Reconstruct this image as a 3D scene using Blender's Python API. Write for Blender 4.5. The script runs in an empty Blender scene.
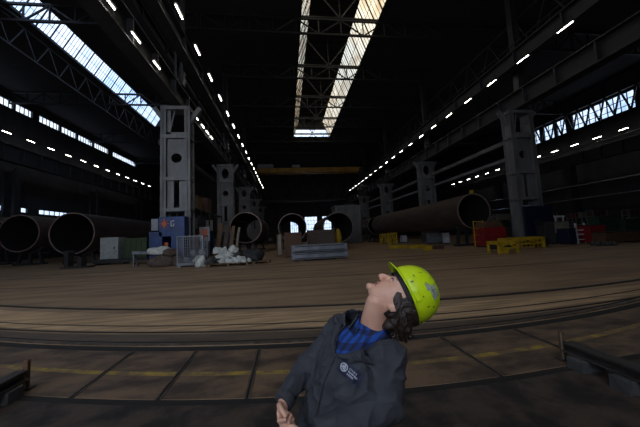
import bpy, bmesh, math, random
from mathutils import Vector, Matrix, noise
random.seed(7)
PI = math.pi
SC = bpy.context.scene
COL = SC.collection

# ------------------------------------------------------------------ camera
FPX = 272.0
EYE = Vector((0, 0, 1.65))
n = Vector(((287-320)/FPX, -(238-213.5)/FPX, -1)).normalized()
u = Vector((-.047, 1, 0)); u.z = -(u.x*n.x+u.y*n.y)/n.z; u.normalize()
x = n.cross(u)
CAMROT = Matrix((x, n, u))            # rows: world axes seen by the camera -> camera to world
cam = bpy.data.cameras.new('camera'); cam_o = bpy.data.objects.new('camera', cam); COL.objects.link(cam_o)
cam.sensor_width = 36; cam.lens = FPX/640*36; cam.clip_start = .05; cam.clip_end = 400
cam_o.matrix_world = Matrix.Translation(EYE) @ CAMROT.to_4x4()
SC.camera = cam_o
def at(px, py, Y=None, Z=None, X=None):
    r = CAMROT @ Vector(((px-320)/FPX, -(py-213.5)/FPX, -1))
    t = Y/r.y if Y is not None else (X/r.x if X is not None else (Z-EYE.z)/r.z)
    return EYE + r*t

# ------------------------------------------------------------------ materials
MATS = {}
def mat(name, c1, c2=None, rough=.6, metal=0, scale=3, bump=0, stretch=(1, 1, 1), detail=6, lo=.35, hi=.65, emis=0, bscale=None, obj=False, bd=.02):
    if name in MATS: return MATS[name]
    m = bpy.data.materials.new(name); m.use_nodes = True; nt = m.node_tree; b = nt.nodes['Principled BSDF']
    b.inputs['Roughness'].default_value = rough; b.inputs['Metallic'].default_value = metal
    c1 = (*c1, 1)
    tc = nt.nodes.new('ShaderNodeTexCoord'); mp = nt.nodes.new('ShaderNodeMapping'); mp.inputs['Scale'].default_value = stretch
    nt.links.new(tc.outputs['Object'], mp.inputs[0])
    no = nt.nodes.new('ShaderNodeTexNoise'); no.inputs['Scale'].default_value = scale; no.inputs['Detail'].default_value = detail
    no.inputs['Roughness'].default_value = .65
    nt.links.new(mp.outputs[0], no.inputs['Vector'])
    rp = nt.nodes.new('ShaderNodeValToRGB'); rp.color_ramp.elements[0].position = lo; rp.color_ramp.elements[1].position = hi
    rp.color_ramp.elements[0].color = c1; rp.color_ramp.elements[1].color = (*(c2 or [v*.75 for v in c1[:3]]), 1)
    nt.links.new(no.outputs[0], rp.inputs[0]); nt.links.new(rp.outputs[0], b.inputs['Base Color'])
    if emis:
        b.inputs['Emission Color'].default_value = c1; b.inputs['Emission Strength'].default_value = emis
    if bump:
        n2 = nt.nodes.new('ShaderNodeTexNoise'); n2.inputs['Scale'].default_value = bscale or scale*4; n2.inputs['Detail'].default_value = 4
        nt.links.new(mp.outputs[0], n2.inputs['Vector'])
        bp = nt.nodes.new('ShaderNodeBump'); bp.inputs['Strength'].default_value = bump; bp.inputs['Distance'].default_value = bd
        nt.links.new(n2.outputs[0], bp.inputs['Height']); nt.links.new(bp.outputs[0], b.inputs['Normal'])
    MATS[name] = m; return m
def glass_mat(name, c1, c2, scale, stretch=(1, 1, 1), lo=.4, hi=.62):
    m = bpy.data.materials.new(name); m.use_nodes = True; nt = m.node_tree; nt.nodes.clear()
    out = nt.nodes.new('ShaderNodeOutputMaterial'); tr = nt.nodes.new('ShaderNodeBsdfTransparent')
    tc = nt.nodes.new('ShaderNodeTexCoord'); mp = nt.nodes.new('ShaderNodeMapping'); mp.inputs['Scale'].default_value = stretch
    no = nt.nodes.new('ShaderNodeTexNoise'); no.inputs['Scale'].default_value = scale; no.inputs['Detail'].default_value = 5
    rp = nt.nodes.new('ShaderNodeValToRGB'); rp.color_ramp.elements[0].position = lo; rp.color_ramp.elements[1].position = hi
    rp.color_ramp.elements[0].color = (*c1, 1); rp.color_ramp.elements[1].color = (*c2, 1)
    gl = nt.nodes.new('ShaderNodeBsdfGlossy'); gl.inputs['Roughness'].default_value = .1; gl.inputs['Color'].default_value = (.6, .6, .6, 1)
    mx = nt.nodes.new('ShaderNodeMixShader'); mx.inputs[0].default_value = .04
    L = nt.links.new
    L(tc.outputs['Object'], mp.inputs[0]); L(mp.outputs[0], no.inputs['Vector']); L(no.outputs[0], rp.inputs[0]); L(rp.outputs[0], tr.inputs['Color'])
    L(tr.outputs[0], mx.inputs[1]); L(gl.outputs[0], mx.inputs[2]); L(mx.outputs[0], out.inputs[0])
    return m
M = dict(
    floor=mat('floor_concrete', (.37, .245, .135), (.20, .125, .070), .62, 0, 1.0, .25, (.22, 1.8, 1), 12, .38, .60, bscale=14),
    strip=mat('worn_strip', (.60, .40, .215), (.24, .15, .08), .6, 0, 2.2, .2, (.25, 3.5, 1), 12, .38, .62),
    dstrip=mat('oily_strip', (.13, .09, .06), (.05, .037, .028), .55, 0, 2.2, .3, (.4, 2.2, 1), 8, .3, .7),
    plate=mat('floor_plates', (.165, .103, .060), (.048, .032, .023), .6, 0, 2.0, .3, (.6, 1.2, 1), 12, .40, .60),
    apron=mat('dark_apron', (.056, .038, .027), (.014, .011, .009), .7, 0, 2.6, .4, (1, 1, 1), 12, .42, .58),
    slot=mat('black_slot', (.008, .007, .006), (.014, .012, .01), .8),
    rail=mat('rail_steel', (.16, .13, .11), (.06, .045, .035), .45, .6, 6),
    yline=mat('worn_yellow_paint', (.36, .24, .035), (.15, .10, .05), .6, 0, 4, 0, (1, 1, 1), 9, .36, .56),
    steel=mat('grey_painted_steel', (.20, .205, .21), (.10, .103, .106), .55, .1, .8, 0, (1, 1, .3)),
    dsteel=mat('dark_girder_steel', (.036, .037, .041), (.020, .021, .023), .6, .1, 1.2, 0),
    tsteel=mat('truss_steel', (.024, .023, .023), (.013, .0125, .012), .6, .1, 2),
    roof=mat('sooty_roof', (.035, .032, .03), (.02, .019, .018), .9, 0, 1),
    wall=mat('dark_wall', (.045, .048, .055), (.025, .026, .03), .85, 0, .5, 0, (1, 1, .4)),
    fwall=mat('far_wall', (.07, .06, .055), (.03, .027, .026), .85, 0, .6, 0, (1, 1, .3)),
    pipe=mat('pipe_rust', (.085, .056, .044), (.036, .028, .026), .6, .2, 1.5, .1, (1, .3, 1)),
    pipein=mat('pipe_inside_shade', (.008, .007, .0075), (.005, .0045, .005), .9, .1, 1),  # near-black, the shade inside the pipes is put into the colour
    rim=mat('pipe_rim', (.26, .19, .17), (.15, .10, .09), .5, .3, 2),
    blue=mat('blue_paint', (.005, .042, .19), (.004, .022, .09), .45, 0, 1.2),
    dblue=mat('dark_blue_paint', (.006, .012, .045), (.005, .009, .028), .5, 0, 1.2),
    orange=mat('orange_paint', (.5, .11, .04), (.4, .08, .03), .5),
    white=mat('white_paint', (.62, .62, .62), (.42, .43, .44), .5, 0, 2),
    lgrey=mat('light_grey_sheet', (.23, .245, .27), (.13, .14, .16), .5, .2, 2),
    green=mat('green_paint', (.028, .06, .018), (.018, .035, .012), .55, 0, 2),
    dgreen=mat('dark_green_paint', (.012, .06, .03), (.01, .03, .02), .55, 0, 2),
    red=mat('red_paint', (.30, .012, .016), (.14, .008, .01), .5, 0, 2),
    yellow=mat('yellow_paint', (.58, .38, .012), (.32, .2, .01), .5, 0, 3),
    cream=mat('cream_paint', (.26, .24, .18), (.16, .15, .12), .5, 0, 3),
    wood=mat('pallet_wood', (.20, .12, .065), (.10, .06, .036), .8, 0, 5, 0, (1, 6, 1)),
    sack=mat('white_sacking', (.62, .64, .6), (.4, .42, .4), .85, 0, 6, .3),
    black=mat('black_rubber', (.02, .02, .022), (.012, .012, .013), .7),
    concrete=mat('grey_block', (.07, .07, .066), (.035, .035, .033), .85, 0, 5, .3),
    rust=mat('rusty_metal', (.16, .075, .035), (.06, .04, .03), .75, .2, 5),
    junk=mat('brown_bundle', (.12, .085, .065), (.045, .034, .028), .85, 0, 5, .3),
    crane=mat('crane_yellow', (.40, .22, .02), (.2, .10, .012), .55, 0, .6),
    tube=mat('lamp_tube', (1, .96, .85), (1, .96, .85), .5, emis=13),
    tubeb=mat('lamp_tube_far', (1, .97, .9), (1, .97, .9), .5, emis=4.5),
)
M['cabwhite'] = mat('off_white_cabinet', (.32, .35, .35), (.22, .245, .245), .5)
M['gnave'] = glass_mat('dirty_cream_glass', (.42, .36, .26), (.17, .11, .06), .42, (1, .7, 1), .40, .75)
M['gblue'] = glass_mat('bluish_glass', (.40, .46, .56), (.30, .37, .50), .5)
M['gwin'] = glass_mat('window_glass', (.36, .42, .5), (.22, .26, .32), 1.2)

# ------------------------------------------------------------------ mesh helpers
class MB:
    def __init__(s): s.bm = bmesh.new()
    def box(s, c, d, rz=0, rot=None):
        R = rot.to_4x4() if rot else Matrix.Rotation(rz, 4, 'Z')
        bmesh.ops.create_cube(s.bm, size=1, matrix=Matrix.Translation(c) @ R @ Matrix.Diagonal((*d, 1))); return s
    def bb(s, x0, x1, y0, y1, z0, z1):
        return s.box(((x0+x1)/2, (y0+y1)/2, (z0+z1)/2), (abs(x1-x0), abs(y1-y0), abs(z1-z0)))
    def bar(s, a, b, w, h=None):
        a, b = Vector(a), Vector(b); d = b-a; L = d.length
        q = d.to_track_quat('Y', 'Z').to_matrix().to_4x4()
        bmesh.ops.create_cube(s.bm, size=1, matrix=Matrix.Translation((a+b)/2) @ q @ Matrix.Diagonal((w, L, h or w, 1))); return s
    def cyl(s, a, b, r, seg=16, r2=None):
        a, b = Vector(a), Vector(b); d = b-a
        q = d.to_track_quat('Z', 'Y').to_matrix().to_4x4()
        bmesh.ops.create_cone(s.bm, cap_ends=True, segments=seg, radius1=r, radius2=r if r2 is None else r2, depth=d.length,
                              matrix=Matrix.Translation((a+b)/2) @ q); return s
    def ball(s, c, r, sub=2, rot=None):
        r = (r, r, r) if not hasattr(r, '__len__') else r
        R = rot.to_4x4() if rot else Matrix.Identity(4)
        bmesh.ops.create_icosphere(s.bm, subdivisions=sub, radius=1, matrix=Matrix.Translation(c) @ R @ Matrix.Diagonal((*r, 1))); return s
    def tube(s, pts, rad, seg=8, cap=True):
        pts = [Vector(p) for p in pts]; rings = []
        up = Vector((0, 0, 1))
        for i, p in enumerate(pts):
            d = (pts[min(i+1, len(pts)-1)]-pts[max(i-1, 0)]).normalized()
            a = d.cross(up);
            if a.length < .05: a = d.cross(Vector((1, 0, 0)))
            a.normalize(); b = d.cross(a); r = rad[i] if hasattr(rad, '__len__') else rad
            rings.append([s.bm.verts.new(p+(a*math.cos(t)+b*math.sin(t))*r) for t in [2*PI*k/seg for k in range(seg)]])
        s.skin(rings, cap); return s
    def skin(s, rings, cap=True, closed=True):
        for A, B in zip(rings, rings[1:]):
            m = len(A)
            for k in range(m if closed else m-1):
                s.bm.faces.new((A[k], A[(k+1) % m], B[(k+1) % m], B[k]))
        if cap and closed:
            s.bm.faces.new(list(reversed(rings[0]))); s.bm.faces.new(rings[-1])
    def holeplate(s, cx, y, cz, w, h, rx, rz, th, seg=24):
        # plate in the XZ plane with a round hole, thickness th in Y
        out, inn = [], []
        for k in range(seg):
            t = 2*PI*(k+.5)/seg; c, sn = math.cos(t), math.sin(t)
            q = min(w/2/max(abs(c), 1e-6), h/2/max(abs(sn), 1e-6))
            out.append((cx+c*q, cz+sn*q)); inn.append((cx+rx*c, cz+rz*sn))
        R = []
        for yy, L in ((y-th/2, out), (y-th/2, inn), (y+th/2, inn), (y+th/2, out)):
            R.append([s.bm.verts.new((a, yy, b)) for a, b in L])
        R.append(R[0]); s.skin(R, False); return s
    def build(s, name, m, parent=None, smooth=False, bev=0, loc=None):
        bmesh.ops.recalc_face_normals(s.bm, faces=s.bm.faces)
        me = bpy.data.meshes.new(name); s.bm.to_mesh(me); s.bm.free()
        o = bpy.data.objects.new(name, me); COL.objects.link(o)
        for mm in (m if isinstance(m, list) else [m]): me.materials.append(M[mm] if isinstance(mm, str) else mm)
        if smooth:
            for p in me.polygons: p.use_smooth = True
        if bev:
            b = o.modifiers.new('edge', 'BEVEL'); b.width = bev; b.segments = 2; b.limit_method = 'ANGLE'
        if parent: o.parent = parent
        if loc: o.location = loc
        return o
def tag(o, label, cat, group=None, kind=None):
    o['label'] = label; o['category'] = cat
    if group: o['group'] = group
    if kind: o['kind'] = kind
    return o
def thing(name, label, cat, loc=(0, 0, 0), rz=0, group=None):
    o = bpy.data.objects.new(name, None); COL.objects.link(o); o.location = loc; o.rotation_euler.z = rz
    return tag(o, label, cat, group)
def struct(mb, name, m, **k):
    o = mb.build(name, m, **k); o['kind'] = 'structure'; return o
def copy_tree(o, parent=None):
    c = o.copy(); COL.objects.link(c)
    if parent: c.parent = parent
    for ch in list(o.children): copy_tree(ch, c)
    return c
ORD = 'first second third fourth fifth sixth seventh eighth ninth tenth eleventh twelfth thirteenth fourteenth fifteenth sixteenth seventeenth eighteenth nineteenth twentieth'.split()

BYY = -6.4
XL, XR = -9.0, 24.0           # column rows
YS = [24.0, 42.5, 61.0, 79.5, 98.0]
ZR = 28.0
# ------------------------------------------------------------------ setting
struct(MB().bb(-46, 61, -6.4, 111, -.3, 0), 'floor', 'floor')
def curve(pts):
    # least squares parabola through floor points, straight on either side
    S = [[sum(p[0]**(i+j) for p in pts) for j in range(3)]+[sum(p[1]*p[0]**i for p in pts)] for i in range(3)]
    for i in range(3):
        for j in range(i+1, 3):
            q = S[j][i]/S[i][i]; S[j] = [a-q*b for a, b in zip(S[j], S[i])]
    c = [0]*3
    for i in (2, 1, 0): c[i] = (S[i][3]-sum(S[i][j]*c[j] for j in range(i+1, 3)))/S[i][i]
    x0, x1 = min(p[0] for p in pts), max(p[0] for p in pts)
    f = lambda q: c[0]+c[1]*q+c[2]*q*q
    def g(q):
        if q < x0: return f(x0)+(c[1]+2*c[2]*x0)*(q-x0)
        if q > x1: return f(x1)+(c[1]+2*c[2]*x1)*(q-x1)
        return f(q)
    return g
cA = curve([(-8.57, 9.43), (-5.05, 8.16), (-3.25, 7.51), (-.69, 6.72), (3.58, 6.28), (9.86, 6.69)])
cB = curve([(-6.16, 6.79), (-3.67, 5.95), (-1.64, 5.36), (.17, 4.99), (2.13, 5.02), (7.63, 5.22)])
cC = curve([(-5.17, 5.72), (-1.41, 4.62), (.14, 4.32), (1.87, 4.26), (6.98, 4.79)])
cY = curve([(-3.54, 4.41), (-2.5, 4.07), (-.51, 3.6), (1.49, 3.44), (5.55, 3.85)])
cD = curve([(-2.78, 3.54), (-1.49, 3.22), (-.13, 2.98), (1.17, 2.87), (2.92, 2.91)])
def band(c0, o0, c1, o1, z0, z1, xa=-14, xb=14, N=72):
    mb = MB(); R = []
    for k in range(N+1):
        q = xa+(xb-xa)*k/N; a, b = c0(q)+o0, c1(q)+o1
        R.append([mb.bm.verts.new(v) for v in ((q, a, z0), (q, b, z0), (q, b, z1), (q, a, z1))])
    mb.skin(R); return mb
T = 0
def trim(mb, m, **k):
    global T; T += 1
    return struct(mb, 'floor_strip_%d' % T, m, **k)
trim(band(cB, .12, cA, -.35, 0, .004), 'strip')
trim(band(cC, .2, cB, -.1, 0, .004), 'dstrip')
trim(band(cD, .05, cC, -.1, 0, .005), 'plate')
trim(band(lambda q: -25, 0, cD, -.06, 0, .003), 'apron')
trim(band(cD, -.06, cD, .03, 0, .007), 'slot')
trim(band(cC, -.10, cC, .06, 0, .008), 'slot')
trim(band(cC, .12, cC, .17, 0, .02), 'rail')
trim(band(cC, .24, cC, .27, 0, .012), 'slot')
trim(band(cB, -.03, cB, .02, 0, .012), 'slot')
trim(band(cB, .36, cB, .40, 0, .010), 'slot')
trim(band(cA, -.03, cA, .04, 0, .012), 'slot')
trim(band(cA, .07, cA, .12, 0, .014), 'rail')
trim(band(cY, -.045, cY, .045, 0, .0065), 'yline')
cF = lambda q: 16.2-.05*q+.004*q*q
cG = lambda q: 11.5-.12*q+.006*q*q
trim(band(cF, -.06, cF, .06, 0, .008, -26, 26), 'dstrip')
trim(band(cF, 1.9, cF, 2.0, 0, .008, -26, 26), 'slot')
trim(band(cG, -.05, cG, .03, 0, .006, -22, 22), 'dstrip')
for X in (-2.43, -1.42, -.475, .9, 2.31, 3.6):   # short cross channels between the floor plates
    trim(MB().bb(X-.03, X-.012, cD(X)+.03, cC(X)-.1, 0, .014).bb(X+.012, X+.03, cD(X)+.03, cC(X)-.1, 0, .014), 'rail')
    trim(MB().bb(X-.012, X+.012, cD(X)+.03, cC(X)-.1, 0, .008), 'slot')
# roof: flat decks with lantern openings
LC, LB, LT, LZ = 7.45, 4.85, 3.2, 32.6
AC, AB, AT, AZ = -26.6, 2.3, .9, 30.6
AY = 64.0
Y0, Y1 = -5.6, 70.5
r = MB()
r.bb(-46, AC-AB, -6.4, 111, ZR, ZR+.4).bb(AC+AB, LC-LB, -6.4, 111, ZR, ZR+.4).bb(LC+LB, 61, -6.4, 111, ZR, ZR+.4)
r.bb(LC-LB, LC+LB, Y1, 111, ZR, ZR+.4).bb(LC-LB, LC+LB, -6.4, Y0, ZR, ZR+.4)
r.bb(AC-AB, AC+AB, AY, 111, ZR, ZR+.4).bb(AC-AB, AC+AB, -6.4, Y0, ZR, ZR+.4)
struct(r, 'ceiling', 'roof')
r = MB().bb(LC-LT, LC+LT, Y0, Y1, LZ, LZ+.2)
for k in range(int((Y1-Y0)/1.5)): r.bb(LC-LT, LC+LT, Y0+k*1.5, Y0+k*1.5+.12, LZ-.18, LZ)
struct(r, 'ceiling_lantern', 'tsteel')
struct(MB().bb(AC-AT, AC+AT, Y0, AY, AZ, AZ+.15), 'ceiling_ridge', 'roof')
WN = 0
def glazing(a, b, y0, y1, step, sub, gm, w=.14):
    """sloping glass between the lines a=(x,z) (low) and b=(x,z) (high) from y0 to y1, with glazing bars"""
    global WN; WN += 1
    p = MB(); v = [p.bm.verts.new(q) for q in ((a[0], y0, a[1]), (a[0], y1, a[1]), (b[0], y1, b[1]), (b[0], y0, b[1]))]; p.bm.faces.new(v)
    g = struct(p, 'window_%d' % WN, gm)
    f = MB(); N = round((y1-y0)/step)
    for k in range(N+1):
        yy = y0+(y1-y0)*k/N
        f.bar((a[0], yy, a[1]), (b[0], yy, b[1]), w, w)
        if k < N:
            for j in range(1, sub):
                y2 = yy+(y1-y0)/N*j/sub; f.bar((a[0], y2, a[1]), (b[0], y2, b[1]), w*.32, w*.4)
    f.bar((a[0], y0, a[1]), (a[0], y1, a[1]), w, w*1.6); f.bar((b[0], y0, b[1]), (b[0], y1, b[1]), w, w*1.6)
    m0 = ((a[0]+b[0])/2, (a[1]+b[1])/2); f.bar((m0[0], y0, m0[1]), (m0[0], y1, m0[1]), w*.4, w*.4)
    f.build('window_frame', 'tsteel', g)
def portal(c, n, ux, sx, sy):
    d = bpy.data.lights.new('daylight_portal', 'AREA'); d.shape = 'RECTANGLE'; d.size = sx; d.size_y = sy; d.cycles.is_portal = True
    o = bpy.data.objects.new('daylight_portal', d); COL.objects.link(o); o.location = c
    z = -Vector(n).normalized(); xx = Vector(ux).normalized(); yy = z.cross(xx)
    o.rotation_euler = Matrix((xx, yy, z)).transposed().to_euler()
for s in (-1, 1):
    glazing((LC+s*LB, ZR+.1), (LC+s*LT, LZ), Y0, Y1, 2.3, 3, 'gnave', .13)
    sl = math.hypot(LB-LT, LZ-ZR)
    portal((LC+s*((LB+LT)/2+.1), (Y0+Y1)/2, (ZR+LZ)/2), (-s*(LZ-ZR), 0, -(LB-LT)), (0, 1, 0), Y1-Y0, sl)
    glazing((AC+s*AB, ZR+.1), (AC+s*AT, AZ), Y0, AY, 2.0, 4, 'gblue', .12)
    sl = math.hypot(AB-AT, AZ-ZR)
    portal((AC+s*((AB+AT)/2+.1), (Y0+AY)/2, (ZR+AZ)/2), (-s*(AZ-ZR), 0, -(AB-AT)), (0, 1, 0), AY-Y0, sl)
# gable ends of the lanterns
def gable(c, b, t, z1, y, gm, name):
    global WN; WN += 1
    zm = ZR+(z1-ZR)*.5; bm_ = b-(b-t)*.5
    p = MB(); p.bm.faces.new([p.bm.verts.new(q) for q in ((c-b, y, ZR), (c+b, y, ZR), (c+bm_, y, zm), (c-bm_, y, zm))]); g = struct(p, 'window_%d' % WN, gm)
    f = MB(); f.bar((c-bm_, y, zm), (c+bm_, y, zm), .12)
    for k in range(7):
        q = c-b*.9+b*1.8*k/6; f.bar((q, y, ZR), (q*.9+c*.1, y, zm), .07)
    f.build('window_frame', 'tsteel', g)
    p = MB(); R = [[p.bm.verts.new((c+q, yy, z)) for q, z in ((-bm_, zm), (bm_, zm), (t, z1), (-t, z1))] for yy in (y, y+.1)]; p.skin(R)
    struct(p, name, 'roof')
gable(LC, LB, LT, LZ, Y1, 'gblue', 'wall_lantern_end'); gable(LC, LB, LT, LZ, Y0, 'gblue', 'wall_lantern_back')
for k, yy in enumerate((Y0, AY)):
    p = MB(); R = [[p.bm.verts.new((AC+q, y2, z)) for q, z in ((-AB, ZR), (AB, ZR), (AT, AZ), (-AT, AZ))] for y2 in (yy, yy+.1)]; p.skin(R)
    struct(p, 'wall_ridge_%s' % ('back', 'end')[k], 'roof')

def window(ax, pos, u0, u1, z0, z1, nu, nz, parent_gm='gwin', w=.09, grp=None):
    """upright window in the plane x=pos (ax 0) or y=pos (ax 1)"""
    global WN; WN += 1
    P = (lambda a, z: (pos, a, z)) if ax == 0 else (lambda a, z: (a, pos, z))
    p = MB(); p.bm.faces.new([p.bm.verts.new(P(*q)) for q in ((u0, z0), (u1, z0), (u1, z1), (u0, z1))])
    g = struct(p, 'window_%d' % WN, parent_gm); f = MB()
    for k in range(nu+1): a = u0+(u1-u0)*k/nu; f.bar(P(a, z0), P(a, z1), w)
    for k in range(nz+1): z = z0+(z1-z0)*k/nz; f.bar(P(u0, z), P(u1, z), w)
    f.build('window_frame', 'tsteel', g)
# left wall: long clerestory strip and low strip
WX = -45.0
LOWZ = (8.15, 8.95)
w_ = MB().bb(WX-.4, WX, -6.4, 111, 0, LOWZ[0]).bb(WX-.4, WX, -6.4, 111, LOWZ[1], 25.4).bb(WX-.4, WX, -6.4, 111, 26.7, ZR)
hi = [(34, 50.1), (50.45, 53.6), (54.9, 59.6), (60.0, 64.1), (64.5, 69.2), (69.6, 74.9), (76.6, 87.8)]
lo_ = [(43, 49.6), (51.0, 53.4), (55.6, 62.5), (64, 69)]
for L, (z0, z1) in ((hi, (25.4, 26.7)), (lo_, LOWZ)):
    y = BYY
    for a, b in L: w_.bb(WX-.4, WX, y, a, z0, z1); y = b
    w_.bb(WX-.4, WX, y, 111, z0, z1)
struct(w_, 'wall_left', 'wall')
for a, b in hi: window(0, WX-.1, a, b, 25.4, 26.7, max(2, round((b-a)/.8)), 1)
for a, b in lo_: window(0, WX-.1, a, b, *LOWZ, max(2, round((b-a)/1.2)), 1)
portal((WX+.05, 64, 26.05), (1, 0, 0), (0, 1, 0), 72, 1.3)
RX = 60.0
w_ = MB().bb(RX, RX+.4, -6.4, 111, 0, 20.9).bb(RX, RX+.4, -6.4, 111, 24.4, ZR)
hi = [(30.5, 36.5), (37.9, 48.2), (49.6, 51.6), (52.2, 54.6), (55.6, 57.6), (58.4, 61.8)]
y = BYY
for a, b in hi: w_.bb(RX, RX+.4, y, a, 20.9, 24.4); y = b
w_.bb(RX, RX+.4, y, 111, 20.9, 24.4)
struct(w_, 'wall_right', 'wall')
for a, b in hi: window(0, RX+.1, a, b, 20.9, 24.4, max(2, round((b-a)/1.0)), 3, w=.12)
portal((RX-.05, 44, 22.6), (-1, 0, 0), (0, 1, 0), 28, 3.5)
FY = 110.0
wins = [(1.6, 4.6), (7.4, 12.4), (14.6, 18.2)]
w_ = MB().bb(-46, 61, FY, FY+.4, 0, 3.6).bb(-46, 61, FY, FY+.4, 9.8, ZR); xq = -46
for a, b in wins: w_.bb(xq, a, FY, FY+.4, 3.6, 9.8); xq = b
w_.bb(xq, 61, FY, FY+.4, 3.6, 9.8)
for k in range(22): w_.bb(-9+k*1.6, -8.8+k*1.6, FY-.15, FY, 9.8, 21)
for z in (10.5, 14, 17.5, 21): w_.bb(-9, 24, FY-.2, FY, z, z+.3)
struct(w_, 'wall_far', 'fwall')
for a, b in wins: window(1, FY+.1, a, b, 3.6, 9.8, 4, 4, w=.12)
BY = -6.0
GX0, GX1, GZ0, GZ1 = -22, 2, 3.6, 17
struct(MB().bb(-46, GX0, BY-.4, BY, 0, ZR).bb(GX1, 61, BY-.4, BY, 0, ZR).bb(GX0, GX1, BY-.4, BY, 0, GZ0).bb(GX0, GX1, BY-.4, BY, GZ1, ZR), 'wall_back', 'wall')
M['gadded'] = glass_mat('added_window_glass', (.92, .95, 1.0), (.8, .84, .9), .8)
window(1, BY-.1, GX0, GX1, GZ0, GZ1, 12, 6, 'gadded', w=.16)  # added window behind the camera, put in to light the woman
portal(((GX0+GX1)/2, BY+.02, (GZ0+GZ1)/2), (0, 1, 0), (1, 0, 0), GX1-GX0, GZ1-GZ0)

# ------------------------------------------------------------------ steel columns
def column(X, Y, label, kind, grp, w=2.6, lower='grey'):
    t = thing('steel_column', label, 'column', (X, Y, 0), 0, grp)
    mb = MB(); dp = 1.1
    for s in (-1, 1):
        cx = s*(w/2-.22)
        mb.bb(cx-.22, cx+.22, -dp/2, -dp/2+.06, 0, 13.2).bb(cx-.22, cx+.22, dp/2-.06, dp/2, 0, 13.2).bb(cx-.03, cx+.03, -dp/2, dp/2, 0, 13.2)
    mb.build('upright', 'steel', t)
    mb = MB()
    for z, h in ((13.1, .3), (10.6, .32), (7.0, .3), (4.4, .28), (.15, .3)):
        mb.bb(-w/2, w/2, -dp/2-.03, dp/2+.03, z-h/2, z+h/2)
    mb.build('crossplate', 'steel', t)
    iw = w-.86
    mb = MB().holeplate(0, -.25, 8.8, iw, 3.3, .42, .42, .08)
    if kind == 'open':
        mb.bb(-iw/2, -iw/2+.3, -.29, -.21, 10.75, 12.95).bb(-iw/2, iw/2, -.29, -.21, 10.75, 11.05)
        mb.bar((-iw/2+.2, -.25, 11), (-iw/2+.6, -.25, 12.9), .1)
    else: mb.holeplate(0, -.25, 11.85, iw, 2.2, .5, .78, .08)
    for s in (-1, 1): mb.bb(s*iw/2, s*.22, -.29, -.21, 4.5, 6.85)
    mb.build('web_plate', 'steel', t)
    mb = MB()
    for s in (-1, 1): mb.bar((s*(w/2-.2), 0, 12.0), (s*(w/2+.7), 0, 13.3), .3, .35)
    mb.build('bracket', 'steel', t)
    if lower == 'grey':
        MB().bb(-w/2+.3, w/2-.3, -.3, -.22, .3, 4.3).build('base_panel', 'steel', t)
    return t
wh = ['nearest', 'second', 'third', 'fourth', 'farthest']
for k, Y in enumerate(YS):
    column(XL, Y, ['grey steel column rising from the bright blue booth, tall with round hole in its web',
                   'pale grey column with oval and round holes, next behind the one over the blue booth',
                   'grey holed column third along the left nave row',
                   'grey holed column fourth along the left nave row',
                   'last holed column of the left nave row, near the far wall'][k], 'open' if k == 0 else 'oval', 'left nave columns', 2.35, 'none' if k == 0 else 'grey')
    column(XR-.5, Y, ['grey steel column with dark blue base behind the red container',
                   'grey column rising behind the middle of the long pipe on the right',
                   'grey holed column third along the right nave row',
                   'grey holed column fourth along the right nave row',
                   'last holed column of the right nave row, near the far wall'][k], 'open' if k == 0 else 'oval', 'right nave columns', 2.6, 'none' if k == 0 else 'grey')
for k, Y in enumerate([10, 28.5, 47, 65.5, 84]):
    for X, nm in ((-42, 'left'), (56.5, 'right')):
        mb = MB().bb(-.9, -.5, -.5, .5, 0, 14).bb(.5, .9, -.5, .5, 0, 14)
        for z in range(1, 14, 2): mb.bar((-.6, 0, z), (.6, 0, z+1.6), .15)
        o = mb.build('side_column', 'dsteel', loc=(X, Y, 0)); tag(o, f'{ORD[k]} dark lattice column counting from the camera end along the {nm} outer wall', 'column', f'columns along the {nm} outer wall')

# ------------------------------------------------------------------ crane girders
def girder(X, z0, z1, w, label, m='dsteel', y0=-5.5, y1=108, step=3.1, side=1, rail=True):
    t = thing('crane_girder', label, 'girder', (X, 0, z0))
    h = z1-z0
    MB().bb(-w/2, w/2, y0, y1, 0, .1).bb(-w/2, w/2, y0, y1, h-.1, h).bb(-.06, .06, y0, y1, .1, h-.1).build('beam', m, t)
    k = y0+step; s_ = MB().bb(-w/2+.05, w/2-.05, 0, .12, .1, h-.1).build('stiffener', m, t, loc=(0, y0, 0))
    while k < y1: c_ = s_.copy(); COL.objects.link(c_); c_.location.y = k; k += step
    if rail: MB().bb(-.1, .1, y0, y1, h, h+.16).build('rail', 'polished', t)
    return t
M['polished'] = mat('polished_rail', (.55, .6, .7), (.4, .45, .5), .25, .9, 3)
girder(XL, 13.35, 15.1, 1.0, 'dark crane girder running on top of the left nave columns')
girder(XR-.6, 13.35, 15.1, 1.0, 'dark crane girder with stiffeners and shiny rail on the right nave columns')
girder(XL+1.0, 17.0, 18.5, .8, 'upper dark girder carrying the tube lights on the left of the nave', step=4.6, rail=False)
girder(XR-1.6, 17.0, 18.5, .8, 'upper dark girder carrying the tube lights on the right of the nave', step=4.6, rail=False)
girder(XL-2.2, 19.8, 21.0, .7, 'dark girder on the outer side of the left nave columns with tube lights', step=4.6, rail=False)
girder(-41.0, 15.0, 17.6, .9, 'long dark girder along the left outer wall')
girder(56.5, 13.2, 15.4, .9, 'long dark girder along the right outer wall')
for z, X, w in ((11.1, 24.6, .45), (9.2, 24.6, .35)):
    tag(MB().bb(X-w/2, X+w/2, 25.5, 107, z-w/2, z+w/2).build('tie_beam', 'lgrey' if z < 10 else 'steel'),
        ('upper' if z > 10 else 'lower') + ' grey tie beam running between the right nave columns', 'beam')
tag(MB().bb(-11, -10.4, 25, 107, 10.4, 10.9).build('tie_beam', 'dsteel'), 'dark tie beam running between the left nave columns', 'beam')
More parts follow.
